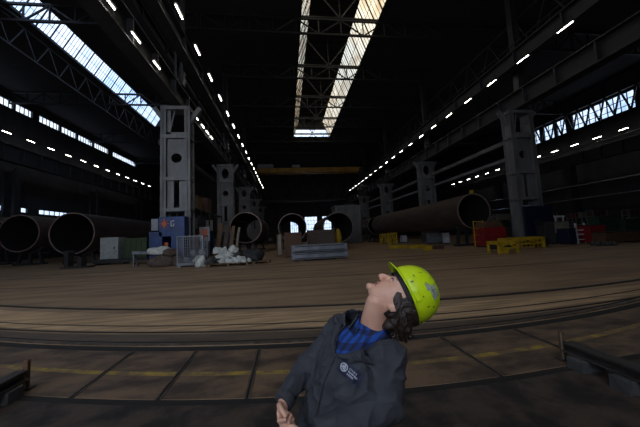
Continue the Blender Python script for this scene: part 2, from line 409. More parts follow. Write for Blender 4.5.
# posts from lower girder up to the roof
for nm, X in (('left', XL+.2), ('right', XR+.2)):
    for k, Y in enumerate(YS):
        mb = MB().bb(X-.35, X-.15, Y-.3, Y+.3, 15.3, ZR).bb(X+.15, X+.35, Y-.3, Y+.3, 15.3, ZR)
        for z in range(16, 27, 2): mb.bar((X-.25, Y, z), (X+.25, Y, z+1.7), .1)
        tag(mb.build('roof_post', 'dsteel'), f'dark lattice roof post above the {ORD[k]} {nm} nave column', 'post', f'roof posts over the {nm} columns')
# walkway railing on the right upper girder and pipes under the left one
for nm, X in (('left', XL+.6), ('right', XR-1.2)):
    mb = MB()
    for k in range(45): mb.bb(X-.03, X+.03, 8+k*2.2, 8.06+k*2.2, 18.5, 19.6)
    mb.bb(X-.03, X+.03, 8, 106, 19.55, 19.62).bb(X-.03, X+.03, 8, 106, 19.05, 19.1)
    tag(mb.build('railing', 'tsteel'), f'thin walkway railing on top of the {nm} upper girder', 'railing')

# ------------------------------------------------------------------ roof trusses
def truss(x0, x1, Y, z0, z1, n_, label, grp, w=.22, cat='truss'):
    mb = MB(); mb.bar((x0, Y, z0), (x1, Y, z0), w); mb.bar((x0, Y, z1), (x1, Y, z1), w)
    for k in range(n_+1):
        a = x0+(x1-x0)*k/n_; mb.bar((a, Y, z0), (a, Y, z1), w*.55)
        if k < n_:
            b = x0+(x1-x0)*(k+1)/n_
            mb.bar((a, Y, z0 if k % 2 else z1), (b, Y, z1 if k % 2 else z0), w*.6)
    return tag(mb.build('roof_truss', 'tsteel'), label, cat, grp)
for k in range(8):
    Y = 12.1+9.25*k
    truss(XL, XR, Y, 26.0, 27.9, 12, f'{ORD[k]} roof truss from the camera end across the nave', 'nave roof trusses')
    if Y < Y1:
        mb = MB().bar((LC-LB, Y, 28.2), (LC+LB, Y, 28.2), .16).bar((LC, Y, 28.2), (LC, Y, LZ-.2), .14)
        mb.bar((LC, Y, 28.2), (LC-LT, Y, LZ-.3), .14).bar((LC, Y, 28.2), (LC+LT, Y, LZ-.3), .14)
        tag(mb.build('skylight_brace', 'tsteel'), f'steel brace inside the nave skylight over the {ORD[k]} roof truss', 'brace', 'skylight braces')
for k in range(5):
    Y = 12.1+18.5*k
    truss(-44.8, XL-.3, Y, 26.0, 27.9, 14, f'{ORD[k]} roof truss from the camera end across the left bay', 'left bay roof trusses', .26)
    truss(XR+.6, 59.8, Y, 25.2, 27.9, 14, f'{ORD[k]} roof truss from the camera end across the right bay', 'right bay roof trusses', .26)
def ltruss(X, y0, y1, z0, z1, n_, label, w=.2, m='tsteel'):
    mb = MB(); mb.bar((X, y0, z0), (X, y1, z0), w); mb.bar((X, y0, z1), (X, y1, z1), w)
    for k in range(n_):
        a, b = y0+(y1-y0)*k/n_, y0+(y1-y0)*(k+1)/n_; c = (a+b)/2
        mb.bar((X, a, z1), (X, c, z0), w*.7).bar((X, c, z0), (X, b, z1), w*.7)
    return tag(mb.build('lattice_girder', m), label, 'truss')
ltruss(-29.9, 4, 104, 24.6, 27.7, 30, 'lattice girder running under the left edge of the left bay skylight')
ltruss(58.6, 20, 100, 20.6, 24.6, 34, 'dark lattice girder in front of the right clerestory windows', .3)
ltruss(25.5, 10, 100, 20, 24, 24, 'dark lattice girder high on the bay side of the right columns', .2)

# ------------------------------------------------------------------ tube lights
def lamp(): 
    t = thing('tube_light', 'x', 'lamp')
    MB().bb(-.14, .14, -.7, .7, .06, .2).bb(-.02, .02, -.6, -.55, .2, .6).bb(-.02, .02, .55, .6, .2, .6).build('housing', 'tsteel', t, bev=.02)
    MB().cyl((0, -.6, 0), (0, .6, 0), .035, 12).build('tube', 'tube', t, smooth=False)
    return t
proto = lamp(); used = False
def lamp_row(X, Z, ys, where, s=1, far=False):
    global used, proto
    for k, y in enumerate(ys):
        o = copy_tree(proto) if used else proto; used = True
        o.location = (X, y, Z); o.scale = (s, s, s); o.rotation_euler.z = 0
        o['label'] = f'{ORD[k]} tube light from the camera end of the row {where}'
        o['group'] = f'tube lights {where}'
lamp_row(XR-1.9, 17.0, [17.4+3.84*k for k in range(20)], 'along the right nave girder')
lamp_row(XL+2.25, 17.35, [18.3+3.84*k for k in range(18)], 'along the left nave girder')
lamp_row(-8.35, 13.75, [13.7, 16.15, 18.7, 26.9, 28.9, 30.6, 32.2], 'under the lower left nave girder', .75)
lamp_row(-40.2, 19.0, [36.3+3.8*k for k in range(14)], 'along the left outer wall', 1.05)
lamp_row(56.0, 17.0, [33.4+3.9*k for k in range(14)], 'along the right outer wall', 1.1)

# ------------------------------------------------------------------ pipes
def pipe(X, Y, Z, R, L, short, label, th=.07, lug=False, grp='large steel pipes', saddle=True):
    t = thing('steel_pipe', label, 'pipe', (X, Y, Z), 0, grp)
    seg = 64
    def rings(r, ys, mb): return [[mb.bm.verts.new((r*math.cos(2*PI*k/seg), yy, r*math.sin(2*PI*k/seg))) for k in range(seg)] for yy in ys]
    mb = MB(); mb.skin(rings(R, [.05+(L-.1)*k/12 for k in range(13)], mb), False)
    for k in range(1, int(L/3)):   # weld seams
        a = rings(R+.012, [k*3, k*3+.06], mb); b = rings(R-.01, [k*3-.03, k*3+.09], mb); mb.skin([b[0], a[0], a[1], b[1]], False)
    mb.build('pipe_wall', 'pipe', t, smooth=True)
    mb = MB(); mb.skin(rings(R-th, [.03, L-.03], mb), False); mb.build('pipe_inner_wall', 'pipein', t, smooth=True)
    for yy in (0, L):
        mb = MB(); d = .06 if yy == 0 else -.06
        a = rings(R+.03, [yy, yy+d], mb); b = rings(R-th-.03, [yy, yy+d], mb); q = [a[1], a[0], b[0], b[1]]; q.append(q[0]); mb.skin(q, False)
        mb.build('rim', 'rim', t)
    if lug: MB().bb(-.1, .1, 0, .3, R, R+.35).build('lifting_lug', 'yellow', t)
    if saddle:
        for k, yy in enumerate((1.5, L-2.5)):
            s = thing('pipe_cradle', ('front' if k == 0 else 'rear') + ' black cradle under ' + short, 'stand', (X, Y+yy, 0), 0, 'pipe cradles')
            zz = Z-R
            mb = MB()
            R2 = []
            for q in range(13):
                a = -PI/2+(q-6)/6*.75; co, si = math.cos(a), math.sin(a)
                R2.append([mb.bm.verts.new(v) for v in ((R*1.005*co, -.3, Z+R*1.005*si), (R*1.005*co, .3, Z+R*1.005*si), ((R+.25)*co, .3, Z+(R+.25)*si), ((R+.25)*co, -.3, Z+(R+.25)*si))])
            mb.skin(R2); mb.build('saddle', 'black', s)
            mb = MB().bb(-R*.75, R*.75, -.35, .35, 0, .2)
            for sx in (-1, 0, 1): mb.bar((sx*R*.6, 0, .1), (sx*R*.45, 0, Z-math.sqrt(max((R+.2)**2-(R*.45*sx)**2, 0))), .25)
            mb.build('base', 'black', s)
    return t
pipe(-22.0, 31, 3.15, 2.15, 30, 'the big left pipe by the white box', 'big rusty pipe whose open end faces out behind the white box')
pipe(-28.6, 33, 3.5, 2.0, 28, 'the second big pipe on the left', 'second big pipe on the left with a low rail in front')
pipe(-35.6, 37, 4.0, 2.0, 26, 'the leftmost big pipe', 'leftmost big pipe cut by the left picture edge')
pipe(-4.95, 34, 3.15, 1.9, 14, 'the open pipe beyond the dark bundle pallet', 'open pipe end behind the dark bundle pallet')
pipe(.85, 40, 3.15, 2.05, 20, 'the pipe left of the far windows', 'pipe behind the left end of the grey plates, window seen through it')
pipe(6.9, 36, 2.75, 2.05, 14, 'the pipe right of the far windows', 'pipe behind the right end of the grey plates')
pipe(18.35, 24.6, 3.42, 1.75, 27, 'the long thick right pipe', 'long thick pipe on the right with its open end by the red container', lug=True)
pipe(18.2, 54, 3.3, 1.75, 24, 'the second long right pipe', 'second long pipe lined up behind the thick right pipe')

# ------------------------------------------------------------------ overhead crane
t = thing('overhead_crane', 'yellow overhead crane bridge spanning the nave far back', 'crane', (0, 79, 0))
MB().bb(XL+1, XR-1, -.7, -.2, 20.6, 22.0).bb(XL+1, XR-1, 1.2, 1.7, 20.6, 22.0).build('bridge', 'crane', t)
MB().bb(-7.6, -3.2, -1.2, 1.8, 22.0, 23.0).build('cab', 'lgrey', t); MB().bb(2.2, 4.5, -1, 1.6, 22, 22.8).build('trolley', 'lgrey', t)
MB().bb(XL-.4, XL+.8, -3, 4, 15.3, 16.2).bb(XL+.0, XL+.6, -1, 2, 16.2, 20.7).bb(XL, XL+1.4, -1, 2, 20.6, 21.6).build('end_truck', 'dsteel', t)
MB().bb(XR-1.4, XR-.2, -3, 4, 15.3, 16.2).bb(XR-1.2, XR-.6, -1, 2, 16.2, 20.7).bb(XR-1.8, XR-.6, -1, 2, 20.6, 21.6).build('end_truck', 'dsteel', t)
MB().cyl((3.3, .3, 18.4), (3.3, .3, 22), .06).ball((3.3, .3, 18.2), (.25, .15, .4)).build('hook', 'dsteel', t)
tag(MB().bb(XL+1, XR-1, 98, 98.5, 14.6, 15.4).bb(XL+1, XR-1, 99.8, 100.2, 14.6, 15.4).build('cross_beam', 'dsteel'), 'dark beam across the nave in front of the far wall', 'beam')

# ------------------------------------------------------------------ blue booth at left column
t = thing('blue_booth', 'bright blue booth wrapped round the foot of the left column', 'booth', (XL-.1, 23.1, 0))
mb = MB().bb(-1.45, -.5, -.62, 1.2, .05, 2.6).bb(.15, 1.15, -.62, 1.2, .05, 3.75).bb(-.75, .15, -.62, 1.2, 2.2, 3.75).bb(-1.45, 1.15, 1.1, 1.2, .05, 3.7)
mb.build('booth_wall', 'blue', t, bev=.02)
MB().bb(-1.3, -.8, -.6, -.5, 2.7, 3.6).build('round_gauge_panel', 'lgrey', t)
mb = MB()
for k in range(8):
    a = k*PI/4; mb.bar((-.32, -.66, 3.2), (-.32+.36*math.cos(a), -.66, 3.2+.36*math.sin(a)), .10, .04)
mb.cyl((-.32, -.70, 3.2), (-.32, -.62, 3.2), .18).build('orange_emblem', 'orange', t)
mb = MB().bb(.14, .20, -.66, -.62, 2.98, 3.42).bb(.14, .40, -.66, -.62, 3.36, 3.42).bb(.14, .40, -.66, -.62, 2.98, 3.04).bb(.34, .40, -.66, -.62, 2.98, 3.2)
mb.build('white_lettering', 'white', t)
t = thing('orange_box', 'small orange box on a dark stand inside the blue booth doorway', 'box', (XL-.45, 22.9, 0))
MB().bb(-.12, .14, -.1, .1, 1.35, 1.75).build('body', 'orange', t); MB().bb(-.12, .14, -.1, .1, 0, 1.35).build('stand', 'dsteel', t)
t = thing('column_base_box', 'dark blue cladding box round the foot of the right column', 'box', (XR, 23.5, 0))
MB().bb(-1.5, 1.5, -.3, 1.3, 0, 3.6).build('body', 'dblue', t, bev=.03)
MB().bb(-.6, .5, -.33, -.3, .3, 2.2).build('door', 'dsteel', t)

# ------------------------------------------------------------------ stuff on the shop floor (left)
def bxthing(name, label, cat, px, py, w, h, d, m, group=None, bev=.03, lid=None, ribs=0, rz=0, z=0):
    g = at(px, py, Z=0); t = thing(name, label, cat, (g.x, g.y+d/2, z), rz, group)
    MB().bb(-w/2, w/2, -d/2, d/2, .12 if name != 'crate' else .1, h).build('body', m, t, bev=bev)
    MB().bb(-w/2+.05, -w/2+.2, -d/2+.02, d/2-.02, 0, .12).bb(w/2-.2, w/2-.05, -d/2+.02, d/2-.02, 0, .12).build('skid', 'black', t)
    if lid: MB().bb(-w/2-.03, w/2+.03, -d/2-.03, d/2+.03, h, h+.06).build('lid', lid, t)
    if ribs:
        mb = MB()
        for k in range(ribs+1): q = -w/2+w*k/ribs; mb.bb(q-.03, q+.03, -d/2-.04, -d/2, .12, h)
        mb.build('rib', m, t)
    return t
g0 = at(107, 265, Z=0)
t = thing('platform', 'low black platform under the white and green boxes', 'platform', (g0.x, g0.y, 0))
MB().bb(-1.2, 3.4, 0, 1.9, .15, .5).build('deck', 'black', t)
for q in (-1.1, 1, 3): MB().bb(q, q+.3, .1, 1.8, 0, .15).build('foot', 'black', t)
t = thing('white_box', 'white cabinet box standing on the low black platform', 'box', (g0.x+.05, g0.y+.75, .5))
MB().bb(-.75, .75, -.6, .7, 0, 1.95).build('body', 'cabwhite', t, bev=.04); MB().bb(-.5, .5, -.64, -.6, .3, 1.6).build('door', 'cabwhite', t); MB().bb(.42, .5, -.68, -.64, .9, 1.1).build('handle', 'black', t)
t = thing('green_skip', 'dull green skip beside the white box', 'container', (g0.x+2.1, g0.y+.85, .5))
mb = MB().bb(-.75, 1.15, -.7, -.62, 0, 1.75).bb(-.75, 1.15, .72, .8, 0, 1.75).bb(-.75, -.67, -.7, .8, 0, 1.75).bb(1.07, 1.15, -.7, .8, 0, 1.75).bb(-.75, 1.15, -.7, .8, 0, .08)
mb.build('body', 'green', t)
mb = MB()
for q in (-.7, -.25, .2, .65, 1.1): mb.bb(q-.04, q+.04, -.76, -.7, 0, 1.75)
mb.bb(-.8, 1.2, -.78, -.7, 1.68, 1.8).build('rib', 'green', t)
# low rail / trolley in front of second left pipe
g = at(30, 260, Z=0)
t = thing('low_rail_stand', 'thin pale rail stand in front of the second left pipe', 'stand', (g.x, g.y, 0))
mb = MB().bar((-3.2, 0, 1.15), (2.8, 0, 1.15), .1).bar((-3.2, .5, .9), (2.8, .5, .9), .06)
mb.build('rail', 'lgrey', t)
mb = MB()
for q in (-3, -.6, 2.6): mb.bar((q-.25, 0, 0), (q, 0, 1.15), .08).bar((q+.25, 0, 0), (q, 0, 1.15), .08).bar((q, .6, 0), (q, 0, 1.15), .08)
mb.build('leg', 'dsteel', t)
mb = MB()
for q in (-2.2, -.9): mb.bar((q, 0, 1.15), (q, 0, 3.2), .05)
mb.build('upright', 'dsteel', t)
g = at(76, 268, Z=0)
t = thing('roller_stand', 'black roller stand under the mouth of the big left pipe', 'stand', (g.x, g.y, 0))
MB().bb(-.9, 1.2, -.4, .4, 0, .15).bb(-.7, -.4, -.3, .3, .15, 1.2).bb(.3, .6, -.3, .3, .15, .8).build('frame', 'black', t)
MB().cyl((-.55, -.35, 1.25), (-.55, .35, 1.25), .2).build('roller', 'black', t)

def pallet(px, py, w, d, name_label, group='wooden pallets on the floor', rz=0, m='wood'):
    g = at(px, py, Z=0); t = thing('pallet', name_label, 'pallet', (g.x, g.y+d/2, 0), rz, group)
    mb = MB()
    n_ = 7
    for k in range(n_): q = -d/2+d*(k+.5)/n_; mb.bb(-w/2, w/2, q-d/n_*.4, q+d/n_*.4, .13, .16)
    mb.build('deck_boards', m, t)
    for q in (-w/2+.08, 0, w/2-.08): MB().bb(q-.07, q+.07, -d/2, d/2, 0, .13).build('bearer', m, t)
    return t
def lump(name, c, r, m, label, cat, grp=None, seed=0, flat=1, amp=.25):
    mb = MB().ball((0, 0, 0), r, 3)
    for v in mb.bm.verts:
        q = noise.noise(Vector(v.co)*1.6/max(r)+Vector((seed*7.3, 1, 2))); v.co *= 1+amp*q*1.6
        v.co.z = max(v.co.z, -r[2]*.62)
    o = mb.build(name, m, smooth=True, loc=(c[0], c[1], c[2]+r[2]*.62)); return tag(o, label, cat, grp)
# pallet with long brown load left of booth
p0 = pallet(147, 264, 2.8, 1.3, 'long low pallet with rusty bars to the right of the green skip')
q = p0.location
for k in range(6):
    o = MB().bar((-1.5, 0, 0), (1.4, .1, .05), .12).build('steel_bar', 'rust' if k % 2 else 'junk', loc=(q.x+.1, q.y-.5+k*.19, .23)); tag(o, 'rusty bar lying on the long pallet beside the green skip', 'bar', 'rusty bars on the long pallet')
# bundle in front of the booth
g = at(162, 266.5, Z=0)
for k, (dx, dy, dz, rx, rz_, m) in enumerate([(0, 0, 0, .95, .55, 'junk'), (.9, .4, 0, .7, .45, 'junk'), (-.2, .1, .9, .75, .35, 'sack'), (.55, .2, .75, .6, .35, 'junk')]):
    lump('bundle', (g.x+dx, g.y+dy*.4, dz), (rx, .5, rz_), m, ['brown wrapped bundle lowest left in the heap by the booth', 'brown bundle lowest right in the heap by the booth', 'pale bundle lying on top of the heap by the booth', 'brown bundle on the upper right of the heap by the booth'][k], 'bundle', 'heap before the blue booth', k+1)
g = at(152, 266, Z=0)
tag(MB().bar((-1.0, 0, 1.1), (1.2, 0, .95), .12, .2).bar((-.9, 0, 0), (-.9, 0, 1.05), .08).bar((1, 0, 0), (1, 0, .95), .08).bar((-.9, .6, 0), (-.9, 0, 1.05), .08).build('trestle', 'lgrey', loc=(g.x-.1, g.y-.6, 0)), 'pale trestle bar standing left of the heap of bundles', 'trestle')
# wire cage
g = at(190, 267, Z=0)
t = thing('wire_cage', 'grey wire mesh cage standing in front of the blue booth', 'cage', (g.x, g.y+.6, 0))
MB().bb(-.85, .85, -.6, .6, .12, .2).bb(-.8, -.6, -.6, .6, 0, .12).bb(.6, .8, -.6, .6, 0, .12).build('base', 'lgrey', t)
mb = MB()
for sx in (-.82, .82):
    for sy in (-.57, .57): mb.bb(sx-.04, sx+.04, sy-.04, sy+.04, .2, 2.1)
for z in (.25, 2.08):
    for s in (-1, 1): mb.bar((-.82, s*.57, z), (.82, s*.57, z), .07).bar((s*.82, -.57, z), (s*.82, .57, z), .07)
mb.build('frame', 'lgrey', t)
mb = MB()
for k in range(1, 12):
    a = -.82+1.64*k/12
    for s in (-1, 1): mb.bar((a, s*.57, .2), (a, s*.57, 2.08), .015)
for k in range(1, 9):
    a = -.57+1.14*k/9
    for s in (-1, 1): mb.bar((s*.82, a, .2), (s*.82, a, 2.08), .015)
for k in range(1, 10):
    z = .2+1.88*k/10
    for s in (-1, 1): mb.bar((-.82, s*.57, z), (.82, s*.57, z), .015)
mb.build('mesh_panel', 'lgrey', t)
cg = (g.x, g.y+.6)
for k, (dx, dy, dz, m) in enumerate([(-.35, 0, .2, 'lgrey'), (.35, -.1, .2, 'sack'), (.05, .1, .65, 'lgrey'), (.5, .25, .2, 'concrete')]):
    lump('scrap_bag', (cg[0]+dx, cg[1]+dy, dz), (.32, .3, .3), m, ['grey bag at the left inside the wire cage', 'white bag at the right inside the wire cage', 'grey bag on top inside the wire cage', 'dark bag at the back inside the wire cage'][k], 'bag', 'bags in the wire cage', k+11)
# pallet of white sacks
p1 = pallet(228, 266, 2.6, 1.3, 'wooden pallet loaded with white rags and pieces'); q = p1.location
spots = []
random.seed(3)
for k in range(16):
    dx = -1.15+2.3*((k*0.618) % 1); dy = -.5+1.0*((k*.37) % 1); dz = .16+(.34 if k > 7 else 0)+(.32 if k > 12 else 0)
    wh_ = k in (1, 3, 4, 6, 7, 9, 10, 12, 13, 14, 15)
    lump('rag_sack' if wh_ else 'scrap_piece', (q.x+dx*(.8 if k > 8 else 1), q.y+dy*(.7 if k > 8 else 1), dz), (.27+.08*random.random(), .24, .27), 'sack' if wh_ else 'concrete',
         'white crumpled sack in the heap on the pallet' if wh_ else 'dark grey scrap lump in the heap on the pallet', 'sack' if wh_ else 'scrap', 'white sacks heaped on the pallet' if wh_ else 'dark lumps among the white sacks', k+20, amp=.5)
lump('sack', (q.x-1.75, q.y-.35, 0), (.3, .28, .5), 'sack', 'pale sack slumped on the floor at the left of the loaded pallet', 'sack', None, 55, amp=.4)
p2 = pallet(254, 264, 2.1, 1.4, 'pale wooden pallet under the dark drum bundle'); q2 = p2.location
lump('dark_bundle', (q2.x-.2, q2.y, .16), (.85, .6, .55), 'black', 'black wrapped bundle on the pale pallet before the open pipe', 'bundle', None, 71, amp=.3)
lump('white_rag', (q2.x-.35, q2.y-.62, .16), (.16, .1, .16), 'sack', 'small white rag on the front edge of the pale pallet', 'rag', None, 72)
# shelf row behind the booth, with goods
t = thing('storage_rack', 'dark storage rack behind the blue booth along the left columns', 'rack', (-10.2, 27, 0))
mb = MB()
for y in range(0, 15, 3):
    for xx in (0, 1.3): mb.bb(xx-.06, xx+.06, y-.06, y+.06, 0, 5.2)
mb.build('upright', 'dsteel', t)
mb = MB()
for z in (.3, 2.8, 4.9): mb.bb(-.05, 1.4, -.1, 12.1, z, z+.12)
mb.build('shelf', 'dsteel', t)
its = [(.6, .9, .42, 1.9, 'orange', 'orange crate'), (2.6, 1.1, .42, 2.2, 'wood', 'brown plank crate'), (4.8, 1.2, .42, 1.8, 'cream', 'cream crate'), (7.2, 1.2, .42, 2.1, 'blue', 'blue crate'), (9.8, 1.1, .42, 1.6, 'lgrey', 'pale grey crate'),
       (1.2, 1, 2.92, 1.1, 'lgrey', 'small pale crate'), (4, 1.2, 2.92, 1.4, 'dsteel', 'dark crate'), (7, 1, 2.92, 1.2, 'white', 'white crate'), (2.4, 1.3, 5.02, 1.3, 'wood', 'wooden crate'), (6.2, 1.5, 5.02, 1.6, 'rust', 'rust brown crate')]
for y, d, z, h, m, nm in its:
    t = thing('crate', f'{nm} on the {"bottom" if z < 1 else "middle" if z < 4 else "top"} shelf of the storage rack', 'crate', (-9.55, 27+y, z), 0, 'crates in the storage rack')
    MB().bb(-.6, .65, -d/2, d/2, 0, h).build('body', m, t, bev=.03); MB().bb(-.63, .68, -d/2-.02, d/2+.02, h, h+.07).build('lid', m, t)
# drum + leaning planks between booth and rack
g = at(200, 261, Z=0)
t = thing('round_reel', 'pale round reel leaning beside the wire cage', 'reel', (g.x, g.y+.5, 0))
MB().cyl((0, -.12, .62), (0, .12, .62), .6, 28).build('disc', 'black', t); MB().cyl((0, -.16, .62), (0, -.12, .62), .33, 24).build('hub', 'white', t)
for k, (xx, m, w) in enumerate([(-6.75, 'wood', .45), (-6.1, 'junk', .4), (-5.55, 'wood', .35), (-5.0, 'cream', .22)]):
    o = MB().bar((xx, 27.2, .02), (xx+.25, 28.3, 3.4-.15*k), w, .1).build('leaning_board', m)
    tag(o, ['wide brown board leaning at the left of the boards beyond the reel', 'dark board leaning second among the boards beyond the reel', 'brown board leaning third among the boards beyond the reel', 'narrow pale strip leaning at the right of the boards beyond the reel'][k], 'board', 'leaning boards')
t = thing('orange_sign', 'orange and white square panel beyond the blue booth', 'panel', (-7.35, 25.6, 0))
MB().bb(-.45, .45, 0, .08, 1.7, 3.0).build('board', 'lgrey', t); MB().bb(-.25, .25, -.03, 0, 1.9, 2.8).build('face', 'orange', t); MB().bb(-.4, -.3, .02, .08, 0, 1.7).bb(.3, .4, .02, .08, 0, 1.7).build('post', 'dsteel', t)
t = thing('blue_machine', 'blue machine cabinet beside the open pipe', 'machine', (-8.3, 38.4, 0))
MB().bb(-1.1, 1.1, 0, 1.6, 0, 2.9).build('body', 'blue', t, bev=.05); MB().bb(-.7, .2, -.05, 0, 1.2, 2.4).build('panel', 'black', t)

# ------------------------------------------------------------------ centre
t0_ = ('lower', 'upper')
for k in range(2):
    z = .1+.52*k
    t = thing('steel_plate_stack', ['lower grey flat steel box section at mid floor', 'upper grey flat steel box section lying on the other'][k], 'steel section', (2.25, 19.9, z), 0, 'grey steel box sections')
    MB().bb(-1.98, 1.98, -.9, .9, 0, .47).build('body', 'lgrey', t, bev=.04)
    MB().bb(-1.75, 1.75, -.93, -.9, .06, .12).bb(-1.75, 1.75, -.93, -.9, .36, .42).build('seam', 'dsteel', t)
for k, xx in enumerate((.9, 3.6)):
    tag(MB().bb(xx-.15, xx+.15, 19.1, 20.7, 0, .1).build('timber_block', 'wood'), ['left', 'right'][k]+' timber block under the grey steel sections', 'block')
def cratemid(x_, y_, w, h, m, lab):
    t = thing('machine_crate', lab, 'crate', (x_, y_, 0)); MB().bb(-w/2, w/2, -.6, .6, .1, h).build('body', m, t, bev=.03)
    MB().bb(-w/2-.04, -w/2+.08, -.65, -.58, 0, h+.06).build('corner_post', 'rust', t); MB().bb(w/2-.08, w/2+.04, -.65, -.58, 0, h+.06).build('corner_post', 'rust', t)
cratemid(.5, 24, 1.4, 2.1, 'rust', 'reddish brown crate behind the left end of the grey sections')
cratemid(-.7, 26, .45, 2.0, 'cream', 'narrow cream cabinet left of the reddish crate')
cratemid(3.3, 27, 2.6, 2.3, 'junk', 'dark brown crate behind the middle of the grey sections')
t = thing('yellow_cylinder_stand', 'small orange yellow machine beside the right hand middle pipe', 'machine', (5.3, 28, 0))
MB().bb(-.5, .5, -.4, .4, 0, .5).build('base', 'black', t); MB().ball((0, 0, 1.5), (.35, .35, .9), 2).bb(-.15, .15, -.2, .2, .4, 1).build('body', 'yellow', t, smooth=True)
t = thing('roof_box', 'grey box structure standing behind the right middle pipe', 'booth', (12.5, 52, 0))
MB().bb(-3, 2, 0, 4, 0, 7.2).build('body', 'steel', t); MB().bb(-3.2, 2.2, -.2, 4.2, 7.2, 7.5).build('roof', 'lgrey', t)
for k in range(12):
    xx = -8+k*2.7; hh = 1.4+((k*37) % 11)*.2
    m = ['junk', 'dsteel', 'rust', 'steel', 'dblue', 'junk', 'steel', 'dgreen', 'dsteel', 'rust', 'junk', 'steel'][k]
    t = thing('machine_cabinet', f'{ORD[k]} dim machine cabinet counting rightward in the row before the far wall', 'machine', (xx, 92+(k*5 % 4), 0), 0, 'dim cabinets before the far wall')
    MB().bb(-1.1, 1.1, -1, 1, 0, hh).build('body', m, t, bev=.05); MB().bb(-.9, .3, -1.05, -1, hh*.4, hh*.85).build('door', 'steel', t)

# ------------------------------------------------------------------ right side
def trestle(px, py, w, h, d, label, cat='trestle', name='yellow_trestle', m='yellow', mid=True):
    g = at(px, py, Z=0); t = thing(name, label, cat, (g.x, g.y+d/2, 0), 0, 'yellow steel trestles')
    for sx in (-1, 1):
        for sy in (-1, 1): MB().bb(sx*w/2-.07, sx*w/2+.07, sy*d/2-.07, sy*d/2+.07, 0, h).build('leg', m, t)
    mb = MB()
    for sy in (-1, 1): mb.bar((-w/2, sy*d/2, h-.1), (w/2, sy*d/2, h-.1), .14, .2).bar((-w/2, sy*d/2, .35), (w/2, sy*d/2, .35), .1)
    for sx in (-1, 1): mb.bar((sx*w/2, -d/2, h-.1), (sx*w/2, d/2, h-.1), .14, .2)
    if mid:
        for sy in (-1, 1): mb.bar((-w/2, sy*d/2, .35), (0, sy*d/2, h-.15), .08).bar((w/2, sy*d/2, .35), (0, sy*d/2, h-.15), .08)
    mb.build('frame', m, t); return t
t = trestle(508.5, 253.5, 1.25, .8, .9, 'yellow steel box with dark band on the floor in front of the red container')
MB().bb(-.6, .6, -.42, .42, .28, .55).build('dark_load', 'black', t); MB().bb(-.62, 0, -.5, -.42, .52, .82).bb(-.62, 0, -.5, -.42, .02, .28).build('front_panel', 'yellow', t)
t = trestle(527, 248.5, 3.0, .85, .9, 'long yellow trestle in front of the dark blue column base')
for k in range(9): MB().bb(-1.35+k*.33, -1.27+k*.33, -.44, -.40, .05, .8).build('slat', 'yellow', t)
trestle(385, 244, .9, 1.6, .8, 'tall thin yellow trestle left of the pale box under the right pipe')
trestle(394, 244.5, .9, 1.7, .8, 'tall thin yellow trestle nearer the pale box under the right pipe')
for k, (px, py, w, m) in enumerate([(399, 248.5, 1.9, 'yellow'), (418, 248.3, 1.7, 'yellow'), (437, 249.3, 1.5, 'rust')]):
    g = at(px, py, Z=0); o = MB().bb(-w/2, w/2, -.2, .2, .0, .32).bb(-w/2, w/2, -.26, .26, .28, .34).build('floor_beam', m, loc=(g.x, g.y+.3, 0), bev=.02)
    tag(o, ['left yellow beam lying on the floor before the right pipe', 'right yellow beam lying on the floor before the right pipe', 'rusty beam lying on the floor before the right pipe'][k], 'beam')
g = at(429, 250.5, Z=0); tag(MB().bb(-.3, .3, -.25, .25, 0, .38).bb(-.34, .34, -.29, .29, .34, .4).build('yellow_box', 'yellow', loc=(g.x, g.y+.2, 0), bev=.02), 'small bright yellow box on the floor before the right pipe', 'box')
for px, py, w, h, lab in ((437, 243.5, 1.9, 1.35, 'long pale grey box under the right pipe'), (448.5, 244, .5, 1.35, 'narrow pale box right of the long one under the right pipe'), (405, 243, .8, 1.15, 'small pale grey box under the right pipe')):
    bxthing('pale_box', lab, 'box', px, py, w, h, .8, 'white' if w < 1 else 'lgrey', lid='lgrey')
t = bxthing('red_container', 'bright red container between the right pipe end and the column', 'container', 496.5, 247, 2.0, 1.75, 1.6, 'red', ribs=6)
g = t.location
t = thing('red_cover', 'brownish peaked cover lying on the red container', 'cover', (g.x, g.y, 1.75))
mb = MB(); R = [[mb.bm.verts.new(v) for v in ((-.95, yy, .01), (.95, yy, .01), (.6, yy, .5), (-.5, yy, .55))] for yy in (-.75, .75)]; mb.skin(R); mb.build('sheet', 'rust', t)
t = thing('ladder_rail', 'thin grey rail frame standing at the mouth of the right pipe', 'frame', (17.2, 22.7, 0))
mb = MB().bb(-.5, -.44, -.03, .03, 0, 2.4).bb(.44, .5, -.03, .03, 0, 2.4)
for z in (.5, 1.1, 1.7, 2.3): mb.bb(-.5, .5, -.02, .02, z, z+.05)
mb.build('frame', 'yellow', t)
t = bxthing('control_cabinet', 'cream machine cabinet with white lamp bar, right of the column', 'machine', 564, 244, 1.5, 2.0, 1, 'dsteel'); 
MB().bb(-.7, .7, -.54, -.5, 1.0, 1.95).build('panel', 'cream', t); MB().bb(-.5, .5, -.4, -.3, 2.35, 2.5).bb(-.4, -.35, -.4, -.3, 2, 2.4).bb(.35, .4, -.4, -.3, 2, 2.4).build('lamp_bar', 'white', t)
g = at(582, 243.5, Z=0)
t = thing('high_backed_chair', 'white high backed steel frame chair right of the cream cabinet', 'chair', (g.x, g.y+.3, 0))
for sx in (-.42, .42):
    for sy in (-.3, .3): MB().bb(sx-.06, sx+.06, sy-.05, sy+.05, 0, 1.75 if sy < 0 else .8).build('leg', 'white', t)
MB().bb(-.42, .42, -.3, .3, .72, .84).build('seat', 'white', t); MB().bb(-.42, .42, -.33, -.27, 1.1, 1.2).bb(-.42, .42, -.33, -.27, .3, .38).build('crossbar', 'white', t)
